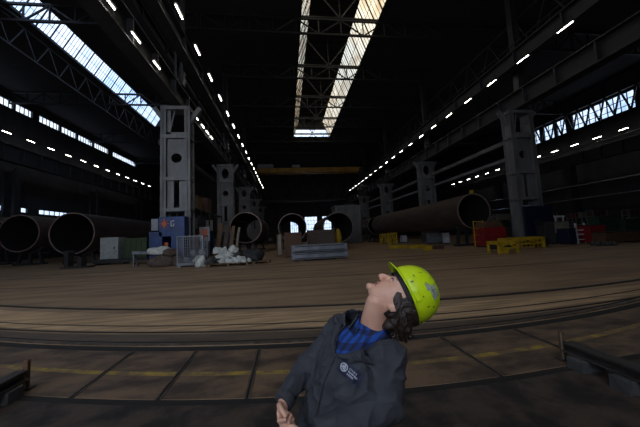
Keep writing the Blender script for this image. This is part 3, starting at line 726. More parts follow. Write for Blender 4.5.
items = [(541, 246, 1.6, .7, 'black', 'low black box on the floor right of the long yellow trestle'), (552, 244, .8, 1.6, 'dsteel', 'dark post cabinet left of the cream cabinet'),
         (574, 244.5, .7, 1.3, 'dblue', 'dark blue bin beside the white frame'), (600, 243, 1.5, 1.5, 'red', 'dull red machine right of the white frame'),
         (612, 240.5, 2.2, 2.2, 'dgreen', 'long dark green machine near the right picture edge'), (636, 238.5, 2.0, 1.9, 'dgreen', 'second green machine at the right picture edge'),
         (624, 243, 3.2, .9, 'rust', 'long reddish beam stack at the right edge')]
for px, py, w, h, m, lab in items: bxthing('machine_box', lab, 'machine', px, py, w, h, 1.0, m, lid='dsteel')
for k in range(5):
    g = at(594+k*5, 245.5+.2*(k % 2), Z=0); lump('scrap_piece', (g.x, g.y, 0), (.22, .2, .2), 'concrete', f'{ORD[k]} grey scrap lump from the left in front of the dull red machine', 'scrap', 'scrap before the red machine', 80+k)
for k in range(9):
    xx, yy = 30+k*3.0, 34+(k*7 % 5)*2
    t = thing('shelf_unit', f'{ORD[k]} dark shelf unit counting rightward in the right bay', 'rack', (xx, yy, 0), 0, 'dark shelf units in the right bay')
    mb = MB()
    for sx in (-1.2, 1.2):
        for sy in (0, .9): mb.bb(sx-.05, sx+.05, sy-.05, sy+.05, 0, 3.6)
    mb.build('upright', 'steel', t)
    mb = MB()
    for z in (.5, 1.6, 2.7, 3.5): mb.bb(-1.25, 1.25, -.05, .95, z, z+.08)
    mb.build('shelf', 'steel', t)
    for j, m in enumerate((['rust', 'dgreen', 'cream'], ['steel', 'junk', 'red'], ['dblue', 'lgrey', 'rust'])[k % 3]):
        o = MB().bb(-.8, .6+.1*j, .1, .8, 0, .7).build('storage_box', m, loc=(xx, yy, [.58, 1.68, 2.78][j]), bev=.03)
        tag(o, f'storage box on the {["bottom", "middle", "top"][j]} shelf of the {ORD[k]} dark unit of the right bay', 'box', 'boxes on the right bay shelves')
for k, (z, yy) in enumerate(((6.5, 0), (9.0, 0))):
    tag(MB().cyl((55.2, 20, z), (55.2, 105, z), .18, 10).build('service_duct', 'polished'), ['lower', 'upper'][k]+' service duct along the right outer wall', 'duct')
tag(MB().cyl((54.6, 20, 15.9), (54.6, 105, 15.9), .12, 10).build('service_duct', 'polished'), 'shiny conduit along the girder by the right outer wall', 'duct')

# ------------------------------------------------------------------ foreground beams
for side, X, y0, y1, px in (('right', 3.33, 1.2, 3.05, 1), ('left', -3.15, 2.3, 3.75, -1)):
    t = thing('rail_beam', f'dark steel rail beam on blocks at the {side} edge of the near floor', 'beam', (X, 0, 0))
    MB().bb(-.09, .09, y0, y1, .13, .15).bb(-.03, .03, y0, y1, .15, .21).bb(-.07, .07, y0, y1, .21, .25).build('beam', 'rail2', t, bev=.008) if 'rail2' in M else None
    M['rail2'] = mat('dark_rail', (.06, .05, .045), (.03, .026, .024), .5, .3, 5)
    if not t.children: MB().bb(-.09, .09, y0, y1, .13, .15).bb(-.03, .03, y0, y1, .15, .21).bb(-.07, .07, y0, y1, .21, .25).build('beam', 'rail2', t, bev=.008)
    for k, yy in enumerate((y1-.2, y1-.62, y1-1.05)):
        tag(MB().bb(X-.16, X+.12, yy-.09, yy+.09, 0, .13).build('support_block', 'concrete', bev=.01), f'{["far", "middle", "near"][k]} grey block under the {side} rail beam', 'block', 'blocks under the rail beams')
    p = thing('stop_post', f'short rusty stop post at the end of the {side} rail beam', 'post', (X+.0, y1+.06, 0))
    MB().bb(-.026, .026, -.022, .022, 0, .34).build('post', 'rust', p, bev=.004); MB().bb(-.07, .07, -.05, .05, 0, .02).build('foot_plate', 'rail2', p)
    MB().bb(-.031, -.024, -.026, -.010, .02, .335).build('edge', 'cream', p) if side == 'right' else None
tag(MB().bb(3.62, 5.5, 1.2, 2.7, .004, .03).build('steel_sheet', 'rust', bev=.005), 'reddish brown steel sheet on the floor beyond the right rail beam', 'sheet')
tag(MB().bb(-5.4, -3.4, 1.8, 3.5, .004, .05).build('steel_sheet', 'black', bev=.005), 'black steel sheet on the floor at the left edge', 'sheet')

#PERSON-BEGIN
# ------------------------------------------------------------------ the woman in the hard hat
def ev(o):
    bpy.context.view_layer.update(); dg = bpy.context.evaluated_depsgraph_get()
    me = bpy.data.meshes.new_from_object(o.evaluated_get(dg)); old = o.data; o.modifiers.clear(); o.data = me; return o
def V(*a): return Vector(a)
VT = Vector((0, 0, 1))
person = thing('person', 'person in grey work coat, blue checked shirt and yellow hard hat, leaning back looking up', 'person')
hip = at(336, 428, Y=1.22)
person.location = (hip.x-.02, hip.y, 0); PO = person.location.copy()
def pbuild(mb, name, m, parent=person, **k):
    o = mb.build(name, m, parent=parent, **k); 
    o.matrix_parent_inverse = Matrix.Translation(-PO); return o
Lt = V(.52, -.85, -.27).normalized()          # her left, towards the camera
# --- body
def loft(mb, rings, seg=28, cap=True, pw=2.0):
    """rings: (centre, side axis, front axis, half width, half depth front, half depth back)"""
    R = []
    for c, a, f, w_, df, db in rings:
        r = []
        for k in range(seg):
            t = 2*PI*k/seg; co, si = math.cos(t), math.sin(t)
            co = math.copysign(abs(co)**(2/pw), co); si = math.copysign(abs(si)**(2/pw), si)
            r.append(mb.bm.verts.new(c+a*w_*co+f*(df if si > 0 else db)*si))
        R.append(r)
    mb.skin(R, cap); return mb
neckb = at(371, 333, Y=1.18); sh_c = at(369, 343, Y=1.19)
spine = [  # px, py, Y, w, front, back
    (335, 470, 1.24, .215, .135, .14), (336, 440, 1.23, .21, .14, .145), (340, 415, 1.22, .19, .135, .13), (347, 396, 1.21, .18, .14, .12),
    (354, 376, 1.20, .188, .15, .125), (361, 358, 1.19, .192, .135, .125), (366, 346, 1.185, .165, .105, .105), (370, 338, 1.18, .11, .08, .085), (372, 331, 1.18, .068, .06, .062)]
def torso_rings(s=1.0, d=0.0, upto=None):
    C = [at(p[0], p[1], Y=p[2]) for p in spine]; R = []
    for k, p in enumerate(spine):
        if upto is not None and k > upto: break
        ax = (C[min(k+1, len(C)-1)]-C[max(k-1, 0)]).normalized(); f = Lt.cross(ax).normalized(); a = ax.cross(f).normalized()
        if a.dot(Lt) < 0: a = -a
        R.append((C[k], a, f, p[3]*s+d, p[4]*s+d, p[5]*s+d))
    return R
def limb(mb, pts, rad, seg=18): return mb.tube(pts, rad, seg)
def smooth_path(pts, rad, n_=6):
    P_, R_ = [], []
    m = len(pts)
    for i in range(m-1):
        p0, p1, p2, p3 = pts[max(i-1, 0)], pts[i], pts[i+1], pts[min(i+2, m-1)]
        for k in range(n_):
            t = k/n_; P_.append(.5*((2*p1)+(p2-p0)*t+(2*p0-5*p1+4*p2-p3)*t*t+(3*p1-p0-3*p2+p3)*t**3)); R_.append(rad[i]*(1-t)+rad[i+1]*t)
    P_.append(pts[-1]); R_.append(rad[-1]); return P_, R_
shR, elR, wrR = at(341, 328, Y=1.33), at(304, 372, Y=1.32), at(283, 403, Y=1.20)
shL, elL, wrL = at(387, 357, Y=1.04), at(384, 406, Y=.99), at(318, 436, Y=.96)
# head frame
HO = at(391.5, 304, Y=1.13)                 # ear canal level, middle of the head
ray = (HO-EYE).normalized(); e1 = ray.cross(VT).normalized(); e2 = e1.cross(ray).normalized()
al = math.radians(19)
Uh = (e1*math.cos(al)+e2*math.sin(al)+ray*.10).normalized()
Fh = (e2*math.cos(al)-e1*math.sin(al)-ray*.16); Fh = (Fh-Uh*Fh.dot(Uh)).normalized()
Lh = Uh.cross(Fh).normalized()              # her left, towards the camera
def hp(l, f, u_): return HO+Lh*l+Fh*f+Uh*u_
mb = MB()
prof = [  # u, front, back, half width
    (-.076, .070, .02, .022), (-.071, .086, .015, .032), (-.060, .097, .00, .042), (-.048, .096, -.02, .050), (-.036, .094, -.04, .056), (-.022, .097, -.055, .061),
    (-.008, .100, -.068, .066), (.010, .099, -.082, .070), (.024, .097, -.088, .0715), (.034, .099, -.092, .0725), (.046, .106, -.094, .074), (.060, .107, -.095, .0755),
    (.080, .101, -.092, .075), (.100, .085, -.080, .066), (.115, .062, -.06, .050), (.126, .03, -.03, .026)]
R = []
for uu, fr, bk, hw in prof:
    cf = (fr+bk)/2*.6+.0; r = []
    for k in range(40):
        t = 2*PI*k/40; co, si = math.cos(t), math.sin(t)
        w_ = hw*math.copysign(abs(co)**.85, co)
        f_ = cf+((fr-cf) if si > 0 else (cf-bk))*math.copysign(abs(si)**.92, si)
        r.append(mb.bm.verts.new(hp(w_, f_, uu)))
    R.append(r)
mb.skin(R)
HR = Matrix((Lh, Fh, Uh)).transposed()
def hb(l, f, u_, r, sub=3, rot=None): mb.ball(hp(l, f, u_), r, sub, HR if rot is None else HR @ rot)
# nose: bridge, tip, wings
nb = [hp(0, .098, .036), hp(0, .107, .024), hp(0, .117, .010), hp(0, .121, .000)]
mb.tube(nb, [.009, .0105, .012, .0125], 12); hb(0, .1205, -.001, (.0125, .0115, .0105)); hb(.0115, .110, -.004, (.0075, .011, .0075)); hb(-.0115, .110, -.004, (.0075, .011, .0075))
hb(0, .110, -.008, (.006, .012, .004))
# lips, chin, brow, cheeks, jaw
hb(0, .0975, -.0215, (.022, .0085, .0052)); hb(.0, .096, -.0365, (.020, .0085, .0055)); hb(0, .096, -.060, (.022, .016, .0165))
for s in (-1, 1):
    hb(s*.027, .096, .049, (.023, .009, .007))
    # ear
    hb(s*.070, -.006, .002, (.0055, .015, .026), rot=Matrix.Rotation(-.15, 3, 'X')); hb(s*.073, -.013, .008, (.0045, .011, .017)); hb(s*.070, .002, -.020, (.005, .007, .008))
# neck
nk = [at(371, 345, Y=1.19), at(372, 332, Y=1.18), at(375, 320, Y=1.165), at(380, 310, Y=1.15), hp(0, -.015, .0)]
loft(mb, [(c, Lt, Lt.cross(d.normalized()), w_, df, db) for c, d, w_, df, db in (
    (at(370, 352, Y=1.19), V(.15, 0, 1), .075, .06, .06), (at(371.5, 335, Y=1.18), V(.15, 0, 1), .058, .050, .058), (at(373.5, 322, Y=1.165), V(.2, 0, 1), .054, .056, .056),
    (at(377, 311, Y=1.15), V(.25, 0, 1), .053, .063, .055), (at(380, 302, Y=1.14), V(.35, 0, 1), .050, .066, .055), (at(382, 297, Y=1.135), V(.4, 0, 1), .040, .056, .05))], 30)
# torso, arms, legs
loft(mb, torso_rings(1, -.022), 32)
P_, R_ = smooth_path([shR, elR, wrR], [.05, .038, .027]); mb.tube(P_, R_, 14)
P_, R_ = smooth_path([shL, elL, wrL], [.05, .040, .027]); mb.tube(P_, R_, 14)
FT = V(-.85, -.52, 0).normalized()
for s in (-1, 1):
    h0 = V(hip.x, hip.y, hip.z)+Lt*s*.095; kn = V(hip.x-.05, hip.y-.03, .45)+Lt*s*.11; an = V(hip.x-.02, hip.y+.02, .09)+Lt*s*.12
    P_, R_ = smooth_path([h0, kn, an], [.085, .055, .038]); mb.tube(P_, R_, 14)
    mb.ball(an+FT*.06-VT*.035, (.045, .045, .04), 2)
# hands
def hand(w0, d, side, curl, nrm):
    """w0 wrist, d along the palm, side towards the thumb, nrm away from the palm side"""
    pc = w0+d*.045
    rot = Matrix((side, d, nrm)).transposed()
    mb.ball(w0+d*.005, (.026, .03, .019), 2, rot); mb.ball(pc+d*.005, (.040, .048, .016), 3, rot)
    for k, (off, L) in enumerate(((.028, .068), (.009, .076), (-.010, .071), (-.028, .056))):
        p = w0+d*.082+side*off; q = [w0+d*.05+side*off*.8, p]; dd = d.copy(); rad = [.010, .0095]
        for j, fr in enumerate((.45, .30, .25)):
            ax = side; dd = Matrix.Rotation(curl[j]*(1 if nrm.dot(d.cross(side)) > 0 else -1), 3, ax) @ dd; p = p+dd*L*fr; q.append(p.copy()); rad.append(.009-.0008*j)
        mb.tube(q, rad, 10); mb.ball(q[-1], rad[-1], 2)
    t0 = w0+d*.02+side*.026; d1 = (d*.6+side*.65-nrm*.35).normalized(); t1 = t0+d1*.035; d2 = (d*.9+side*.05-nrm*.45).normalized(); t2 = t1+d2*.030; t3 = t2+d2*.024-side*.008
    mb.tube([w0+d*.01+side*.015, t0, t1, t2, t3], [.013, .0135, .011, .010, .0085], 10); mb.ball(t3, .0085, 2)
dR = (at(283, 424, Y=1.12)-wrR).normalized(); sR = (V(-.3, -1, .2)-dR*V(-.3, -1, .2).dot(dR)).normalized(); nR = dR.cross(sR).normalized()
if nR.x > 0: nR = -nR
hand(wrR+dR*.008, dR, sR, (1.25, 1.5, 1.0), nR)
dL = (wrL-elL).normalized(); sL = (VT-dL*VT.dot(dL)).normalized(); nL = dL.cross(sL).normalized()
if nL.y > 0: nL = -nL
hand(wrL+dL*.03, dL, sL, (.8, .9, .6), nL)
M['skin'] = mat('skin', (.76, .45, .32), (.64, .32, .21), .42, 0, 9, .15, lo=.3, hi=.7, bscale=90, bd=.002)
body = pbuild(mb, 'body', 'skin')
rm = body.modifiers.new('r', 'REMESH'); rm.mode = 'VOXEL'; rm.voxel_size = .0032
sm = body.modifiers.new('s', 'SMOOTH'); sm.factor = .5; sm.iterations = 5
ev(body)
# coloured lips and darker nostrils / mouth gap on the same surface
M['lips'] = mat('lips', (.48, .19, .17), (.42, .15, .14), .45, 0, 30); M['mouth'] = mat('mouth_dark', (.10, .03, .03), (.08, .02, .02), .6)
body.data.materials.clear()
for q in ('skin', 'lips', 'mouth'): body.data.materials.append(M[q])
for p in body.data.polygons:
    p.use_smooth = True; r_ = p.center-HO; l, f, u_ = r_.dot(Lh), r_.dot(Fh), r_.dot(Uh)
    p.material_index = 0
    if f > .086 and abs(l) < .024:
        if abs(u_+.0215) < .0055*(1-abs(l)/.035) or abs(u_+.0365) < .006*(1-abs(l)/.035): p.material_index = 1
        elif abs(u_+.029) < .0028*(1-abs(l)/.026): p.material_index = 2
    if abs(abs(l)-.007) < .0032 and f < .120 and f > .098 and abs(u_+.0115) < .003: p.material_index = 2
M['hair'] = mat('dark_brown_hair', (.020, .012, .009), (.050, .030, .021), .42, 0, 16, .5, (1, 1, 1), lo=.35, hi=.75, bscale=60)
for s in (-1, 1):
    e = MB().ball(hp(s*.031, .0875, .0335), .0125, 3); M['eye'] = mat('eye_white', (.3, .26, .24), (.28, .24, .22), .25)
    o = pbuild(e, 'eye', 'eye', smooth=True)
    i = MB().ball(hp(s*.031, .0955, .0385), .0060, 2); M['iris'] = mat('iris', (.06, .045, .03), (.03, .02, .015), .2); o2 = i.build('iris', 'iris', parent=o, smooth=True)
    lid = MB().ball(hp(s*.031, .0885, .0355), (.0146, .0142, .0140), 4, HR)
    bmesh.ops.delete(lid.bm, geom=[v for v in lid.bm.verts if abs((v.co-hp(s*.031, .0885, .0355)).dot(Uh)-.0015) < .0028], context='VERTS')
    pbuild(lid, 'eyelid', 'skin', smooth=True)
    for q in (-.0015, .0042): pbuild(MB().tube([hp(s*(.031+.0125*c_), .0885+.0135*math.sqrt(max(0, 1-c_*c_)), .0355+q) for c_ in (-.8, -.5, 0, .5, .8)], .0009, 6), 'eyelashes', 'hair', smooth=True)
    b = MB(); pts = [hp(s*(.012+.038*t), .1055-.020*t*t, .0475+.006*math.sin(t*2.6)) for t in [k/6 for k in range(7)]]; b.tube(pts, [.002, .0032, .0034, .003, .0026, .002, .001], 8)
    pbuild(b, 'eyebrow', 'hair', smooth=True)
# --- trousers and boots
mb = MB()
loft(mb, [(V(hip.x, hip.y, hip.z+.02), Lt, FT, .175, .115, .12), (V(hip.x, hip.y, hip.z-.08), Lt, FT, .18, .12, .125)], 28)
for s in (-1, 1):
    h0 = V(hip.x, hip.y, hip.z-.05)+Lt*s*.09; kn = V(hip.x-.05, hip.y-.03, .45)+Lt*s*.11; an = V(hip.x-.02, hip.y+.02, .10)+Lt*s*.12
    P_, R_ = smooth_path([h0, kn, an], [.10, .075, .066]); mb.tube(P_, R_, 18)
M['trouser'] = mat('dark_trousers', (.02, .022, .03), (.015, .016, .02), .8, 0, 20)
tr = pbuild(mb, 'trousers', 'trouser'); rm = tr.modifiers.new('r', 'REMESH'); rm.mode = 'VOXEL'; rm.voxel_size = .008; ev(tr)
for p in tr.data.polygons: p.use_smooth = True
for s in (-1, 1):
    an = V(hip.x-.02, hip.y+.02, .09)+Lt*s*.12
    mb = MB().tube([an+VT*.08, an+VT*.0, an-VT*.03], [.055, .055, .05], 16)
    mb.ball(an+FT*.07-VT*.045, (.050, .13, .045), 3, Matrix((Lt, FT, VT)).transposed()); bt = pbuild(mb, 'boot', 'black', smooth=True)
    for v in bt.data.vertices: v.co.z = max(v.co.z, .012)
    sl_ = MB().box(an+FT*.06-VT*.082, (.092, .27, .016), rot=Matrix((Lt, FT, VT)).transposed()).build('sole', 'black', parent=bt)
# --- shirt
def crease(co, seed=0): return noise.noise(co*V(9, 9, 9).x+V(seed, 0, 0))
def plaid():
    m = bpy.data.materials.new('blue_plaid'); m.use_nodes = True; nt = m.node_tree; b = nt.nodes['Principled BSDF']; b.inputs['Roughness'].default_value = .85
    tc = nt.nodes.new('ShaderNodeTexCoord'); L = nt.links.new; outs = []
    for ax, off in ((Lt, 0), (Lt.cross(VT), 1)):
        vm = nt.nodes.new('ShaderNodeVectorMath'); vm.operation = 'DOT_PRODUCT'; vm.inputs[1].default_value = tuple((ax if off == 0 else VT+ax*.3).normalized())
        L(tc.outputs['Object'], vm.inputs[0])
        s_ = nt.nodes.new('ShaderNodeMath'); s_.operation = 'MULTIPLY'; s_.inputs[1].default_value = 2*PI/.034; L(vm.outputs['Value'], s_.inputs[0])
        c = nt.nodes.new('ShaderNodeMath'); c.operation = 'SINE'; L(s_.outputs[0], c.inputs[0])
        g = nt.nodes.new('ShaderNodeMath'); g.operation = 'GREATER_THAN'; g.inputs[1].default_value = .1; L(c.outputs[0], g.inputs[0]); outs.append(g)
    a = nt.nodes.new('ShaderNodeMath'); a.operation = 'ADD'; L(outs[0].outputs[0], a.inputs[0]); L(outs[1].outputs[0], a.inputs[1])
    h = nt.nodes.new('ShaderNodeMath'); h.operation = 'MULTIPLY'; h.inputs[1].default_value = .5; L(a.outputs[0], h.inputs[0])
    rp = nt.nodes.new('ShaderNodeValToRGB'); rp.color_ramp.interpolation = 'CONSTANT'; rp.color_ramp.elements[0].color = (.008, .060, .29, 1)
    rp.color_ramp.elements[1].position = .4; rp.color_ramp.elements[1].color = (.005, .024, .12, 1); e = rp.color_ramp.elements.new(.8); e.color = (.006, .01, .035, 1)
    L(h.outputs[0], rp.inputs[0]); L(rp.outputs[0], b.inputs['Base Color']); return m
M['plaid'] = plaid()
mb = MB(); rr = torso_rings(1, -.010); loft(mb, rr[:8]+[(at(371.5, 332, Y=1.18), rr[8][1], rr[8][2], .066, .062, .064), (at(373, 326, Y=1.175), rr[8][1], rr[8][2], .060, .062, .062)], 40, cap=False)
shirt = pbuild(mb, 'shirt', 'plaid', smooth=True)
# collar wings of the shirt standing round the neck
mb = MB(); NC = at(372.5, 327, Y=1.178); axn = V(.15, 0, 1).normalized(); fN = Lt.cross(axn).normalized()
R = []
for k in range(29):
    t = PI/2+.30+(2*PI-.6)*k/28; c_, s_ = math.cos(t), math.sin(t); fr = max(0, s_)
    drop = .018*fr*0
    base = NC+Lt*.070*c_+fN*.066*s_-axn*(.012+.016*fr)
    top = NC+Lt*.062*c_+fN*.058*s_+axn*(.022-.012*fr)
    out = NC+Lt*.088*c_+fN*(.084*s_+.010*fr)-axn*(.022+.040*fr**3)
    R.append([mb.bm.verts.new(v) for v in (base, top, top+(out-top)*.15+axn*.004, out)])
mb.skin(R, False, closed=False)
o = pbuild(mb, 'shirt_collar', 'plaid', parent=person, smooth=True); o.modifiers.new('t', 'SOLIDIFY').thickness = .003
# --- work coat
SHL = V(0, 0, 0)
M['coat'] = mat('slate_work_coat', (.042, .044, .052), (.027, .028, .034), .85, 0, 14, .55, (1, 1, 1), lo=.3, hi=.7, bscale=26, bd=.006)
mb = MB(); loft(mb, torso_rings(1, .004, 7), 44)
P_, R_ = smooth_path([shR+(elR-shR)*-.02, shR+(elR-shR)*.5, elR, elR+(wrR-elR)*.55, wrR+(wrR-elR)*.02], [.068, .060, .054, .045, .036]); mb.tube(P_, R_, 24)
P_, R_ = smooth_path([shL+(elL-shL)*-.02, shL+(elL-shL)*.5, elL, elL+(wrL-elL)*.55, wrL], [.074, .066, .060, .052, .043]); mb.tube(P_, R_, 24)
mb.ball(shR, .070, 3); mb.tube([shR, at(354, 319, Y=1.27), at(362, 316, Y=1.22)], [.055, .045, .036], 16); mb.ball(shL+SHL, (.078, .078, .074), 3)
coat = pbuild(mb, 'work_coat', 'coat')
rm = coat.modifiers.new('r', 'REMESH'); rm.mode = 'VOXEL'; rm.voxel_size = .0055
sm = coat.modifiers.new('s', 'SMOOTH'); sm.factor = .5; sm.iterations = 6
ev(coat)
SP0, SP1 = at(347, 396, Y=1.21), at(371, 334, Y=1.18); SA = (SP1-SP0).normalized(); SF = Lt.cross(SA).normalized(); SL = SA.cross(SF).normalized()
if SL.dot(Lt) < 0: SL = -SL
def tc_(co): r_ = co-SP1; return r_.dot(SL), r_.dot(SF), r_.dot(SA)   # side, front, along the spine from the neck pit
me = coat.data; NN = [v.normal.copy() for v in me.vertices]
for v, nn in zip(me.vertices, NN):
    l, f, a = tc_(v.co)
    w1 = noise.noise(V(l*5, f*5, a*5)); w2 = noise.noise(V(l*16+a*9, f*12, a*7-l*8)+V(3, 1, 0)); w3 = math.sin((a*1.0+l*.9+w1*.12)*55)
    w4 = (1-abs(noise.noise(V(l*9+a*6, f*8, a*8-l*9)+V(9, 4, 2))))**7; w5 = (1-abs(noise.noise(V(l*20-a*14, f*14, a*10+l*6)+V(2, 7, 5))))**6
    v.co += nn*(.006*w2+.011*w4+.005*w5+.004*w1-.006)
VB = -.108       # bottom of the neck opening along the spine
def vw(a): return .012+.092*max(0, (a-VB)/-VB)**.9
bm = bmesh.new(); bm.from_mesh(me); kill = []
for fc in bm.faces:
    l, f, a = tc_(fc.calc_center_median())
    if f > 0.0 and a > VB and abs(l+.022) < vw(a): kill.append(fc)
    elif a > -.03 and math.hypot(l, f) < .080: kill.append(fc)
bmesh.ops.delete(bm, geom=kill, context='FACES'); bm.to_mesh(me); bm.free()
for p in me.polygons: p.use_smooth = True
coat.modifiers.new('t', 'SOLIDIFY').thickness = .004
bpy.context.view_layer.update()
# surface points on the coat for lapels, patch, buttons, seams
from mathutils.bvhtree import BVHTree
bvh = BVHTree.FromPolygons([v.co for v in torso_me.vertices], [p.vertices for p in torso_me.polygons]) if False else BVHTree.FromPolygons([v.co.copy() for v in me.vertices], [tuple(p.vertices) for p in me.polygons])
def surf(l, a, off=.004):
    o_ = SP1+SL*l+SA*a+SF*.6; h = bvh.ray_cast(o_, -SF)
    if h[0] is None or tc_(h[0])[1] < -.03:
        h2 = bvh.find_nearest(SP1+SL*l+SA*a+SF*.08); return h2[0]+SF*off, SF
    return h[0]+h[1].normalized()*off*(1 if h[1].dot(SF) > 0 else -1), h[1]
def patchgrid(fn, nu, nv):
    mb = MB(); R = [[mb.bm.verts.new(fn(i/nu, j/nv)) for j in range(nv+1)] for i in range(nu+1)]; mb.skin(R, False, closed=False); return mb
for s in (-1, 1):     # lapels: collar fall behind the neck running down to a notch and a pointed revers
    def lap(t, v_, s=s):
        a = -.018+(VB+.018)*t; inner = -.022+s*(vw(a)-.004)
        wd = .064*(1-t)**.55*(1.15 if t < .45 else 1)+.006
        if .40 < t < .47: wd *= .62
        return surf(inner+s*wd*v_, a-.012*v_*(1-t), .008+.011*math.sin(v_*PI)*(1-t*.6))[0]
    o = pbuild(patchgrid(lap, 34, 6), 'lapel', 'coat', smooth=True); o.modifiers.new('t', 'SOLIDIFY').thickness = .004
def backcol(t, v_):   # collar round the back of the neck
    an_ = -.25-(PI+.55)*t
    c_, s_ = math.cos(an_), math.sin(an_)
    return SP1+SL*(.085+.016*v_)*c_+SF*(.078+.018*v_)*s_+SA*(.014+.030*max(0, -c_)*(1-v_)-.034*v_)
o = pbuild(patchgrid(backcol, 24, 4), 'coat_collar', 'coat', smooth=True); o.modifiers.new('t', 'SOLIDIFY').thickness = .004
# placket edge and buttons
def edge_(s, t):
    a = -.018+(VB+.018)*t; wd = .064*(1-t)**.55*(1.15 if t < .45 else 1)+.006
    if .40 < t < .47: wd *= .62
    return surf(-.022+s*(vw(a)-.004)+s*wd, a-.012*(1-t), .010)[0]
for s in (-1, 1): pbuild(MB().tube([edge_(s, k/30) for k in range(31)], .0022, 6), 'lapel_seam', 'coat', smooth=True)
pts = [surf(-.022+.012*math.sin(t*3), VB-.005-.36*t, .004)[0] for t in [k/20 for k in range(21)]]
pbuild(MB().tube(pts, .0028, 6), 'placket_edge', 'coat', smooth=True)
M['patch'] = mat('navy_patch', (.008, .012, .04), (.006, .009, .03), .7, 0, 40); M['thread'] = mat('white_thread', (.62, .64, .7), (.5, .52, .58), .7, 0, 60)
# name patch: find the surface point seen at (350, 373)
d_ = (at(350.5, 372.5, Y=1)-EYE).normalized(); h = bvh.ray_cast(EYE, d_)
pc, pn = (h[0], h[1]) if h[0] is not None else (at(350, 372, Y=1.05), SF)
print('PATCH', pc, pn)
if pn.dot(d_) > 0: pn = -pn
ux = (at(361, 379, Y=1)-at(340, 366, Y=1)); ux = (ux-pn*ux.dot(pn)).normalized(); uy = pn.cross(ux)
if uy.z < 0: uy = -uy
def pp(a_, b_, off): 
    q = pc+ux*a_+uy*b_; h = bvh.ray_cast(q+pn*.05, -pn); q = h[0] if h[0] is not None else q; return q+pn*off
o = pbuild(patchgrid(lambda a_, b_: pp(-.050+.1*a_, -.024+.048*b_, .006), 10, 6), 'name_patch', 'patch'); o.modifiers.new('t', 'SOLIDIFY').thickness = .002
pt = o
mb = MB()
cc = (-.028, .002)
ring = [pp(cc[0]+.0135*math.cos(t), cc[1]+.0135*math.sin(t), .0088) for t in [2*PI*k/28 for k in range(29)]]
mb.tube(ring, .0019, 6)
for k in range(3):
    a0 = k*2*PI/3+.5; mb.tube([pp(cc[0]+.0135*t*math.cos(a0+t*1.1), cc[1]+.0135*t*math.sin(a0+t*1.1), .0088) for t in [j/8 for j in range(9)]], .0019, 6)
mb.tube([pp(cc[0]+.007*math.cos(t), cc[1]+.007*math.sin(t), .0088) for t in [2*PI*k/20 for k in range(21)]], .0012, 6)
mb.build('round_logo', 'thread', parent=pt)
mb = MB()
random.seed(5)
for row in range(3):
    xx = -.006
    while xx < (.024, .036, .020)[row]:
        w_ = .003+.002*random.random(); y0_ = .010-.010*row
        mb.tube([pp(xx, y0_-.003, .006), pp(xx, y0_+.003, .009)], .0009, 5)
        if random.random() < .7: mb.tube([pp(xx, y0_+(.003 if random.random() < .5 else 0), .006), pp(xx+w_*.7, y0_+.001, .009), pp(xx+w_*.6, y0_-.003, .009)], .0009, 5)
        xx += w_+.0018
mb.build('woven_lettering', 'thread', parent=pt)
# sleeve cuffs
for w0, e0, rr_ in ((wrR, elR, .038), (wrL, elL, .040)):
    d = (w0-e0).normalized(); pbuild(MB().tube([w0-d*.035, w0-d*.03, w0-d*.002, w0+d*.001], [rr_, rr_+.003, rr_+.003, rr_], 24), 'cuff', 'coat', smooth=True)
# --- hair
mb = MB(); random.seed(11)
mb.ball(hp(0, -.062, .005), (.068, .040, .058), 3, HR); mb.ball(hp(0, -.070, -.030), (.050, .028, .045), 3, HR)
def strand(p0, p1, p2, r0, ph, n_=12, wav=.006):
    pts, rad = [], []
    for k in range(n_+1):
        t = k/n_; p = p0*(1-t)**2+p1*2*t*(1-t)+p2*t*t
        p = p+Lt*wav*math.sin(t*9+ph)*t+e1*wav*math.cos(t*8+ph*1.7)*t; pts.append(p); rad.append(r0*(1-.75*t)*(.6+.8*min(1, t*4)))
    mb.tube(pts, rad, 7)
for k in range(210):
    t = random.random(); s = random.choice((-1, 1, 1)); 
    f0 = .045-.14*t; l0 = s*(.070*math.sqrt(max(.05, 1-(f0/.11)**2)))
    p0 = hp(l0, f0, .035+.012*random.random())
    endp = at(384+16*t+3*random.random(), 323+12*random.random(), Y=1.13)+Lt*s*(.055*random.random()+.01)
    if t < .18: endp = at(391+3*random.random(), 315+12*random.random(), Y=1.10)+Lt*s*.05
    mid = hp(l0*1.12, f0-.025, -.01)+VT*-.01
    strand(p0, mid, endp, .0070+.003*random.random(), random.random()*6, wav=.005+.005*random.random())
def interp(u_):
    for A, B in zip(prof, prof[1:]):
        if A[0] <= u_ <= B[0]: t = (u_-A[0])/(B[0]-A[0]); return [A[i]*(1-t)+B[i]*t for i in range(1, 4)]
    return prof[-1][1:]
R = []
for j in range(22):
    uu = -.070+.155*j/21; fr, bk, hw = interp(uu); fr, bk, hw = fr+.004, bk-.014, hw+.006; cf = (fr+bk)/2*.6; r = []
    lim = .016 if uu > .03 else (.000+.016*max(0, uu)/.03 if uu > 0 else .004+uu*.35)
    for k in range(49):
        f_ = None
        q = k/48*2-1                                   # -1 far side front edge, 0 back, 1 near side front edge
        tf = math.asin(max(-1, min(1, (lim-cf)/(fr-cf if lim > cf else cf-bk))))
        ang = -PI/2+(PI/2+tf)*abs(q); co, si = math.cos(ang), math.sin(ang)
        w_ = hw*co**.85 if co > 0 else 0; f_ = cf+((fr-cf) if si > 0 else (cf-bk))*math.copysign(abs(si)**.92, si)
        pnt = hp(w_*(1 if q > 0 else -1), f_, uu); nz = noise.noise(V(q*14+uu*30, uu*18, 3))
        r.append(mb.bm.verts.new(pnt+(pnt-hp(0, cf, uu)).normalized()*.006*nz))
    R.append(r)
mb.skin(R, False, closed=False)
hair = pbuild(mb, 'hair', 'hair', smooth=True)
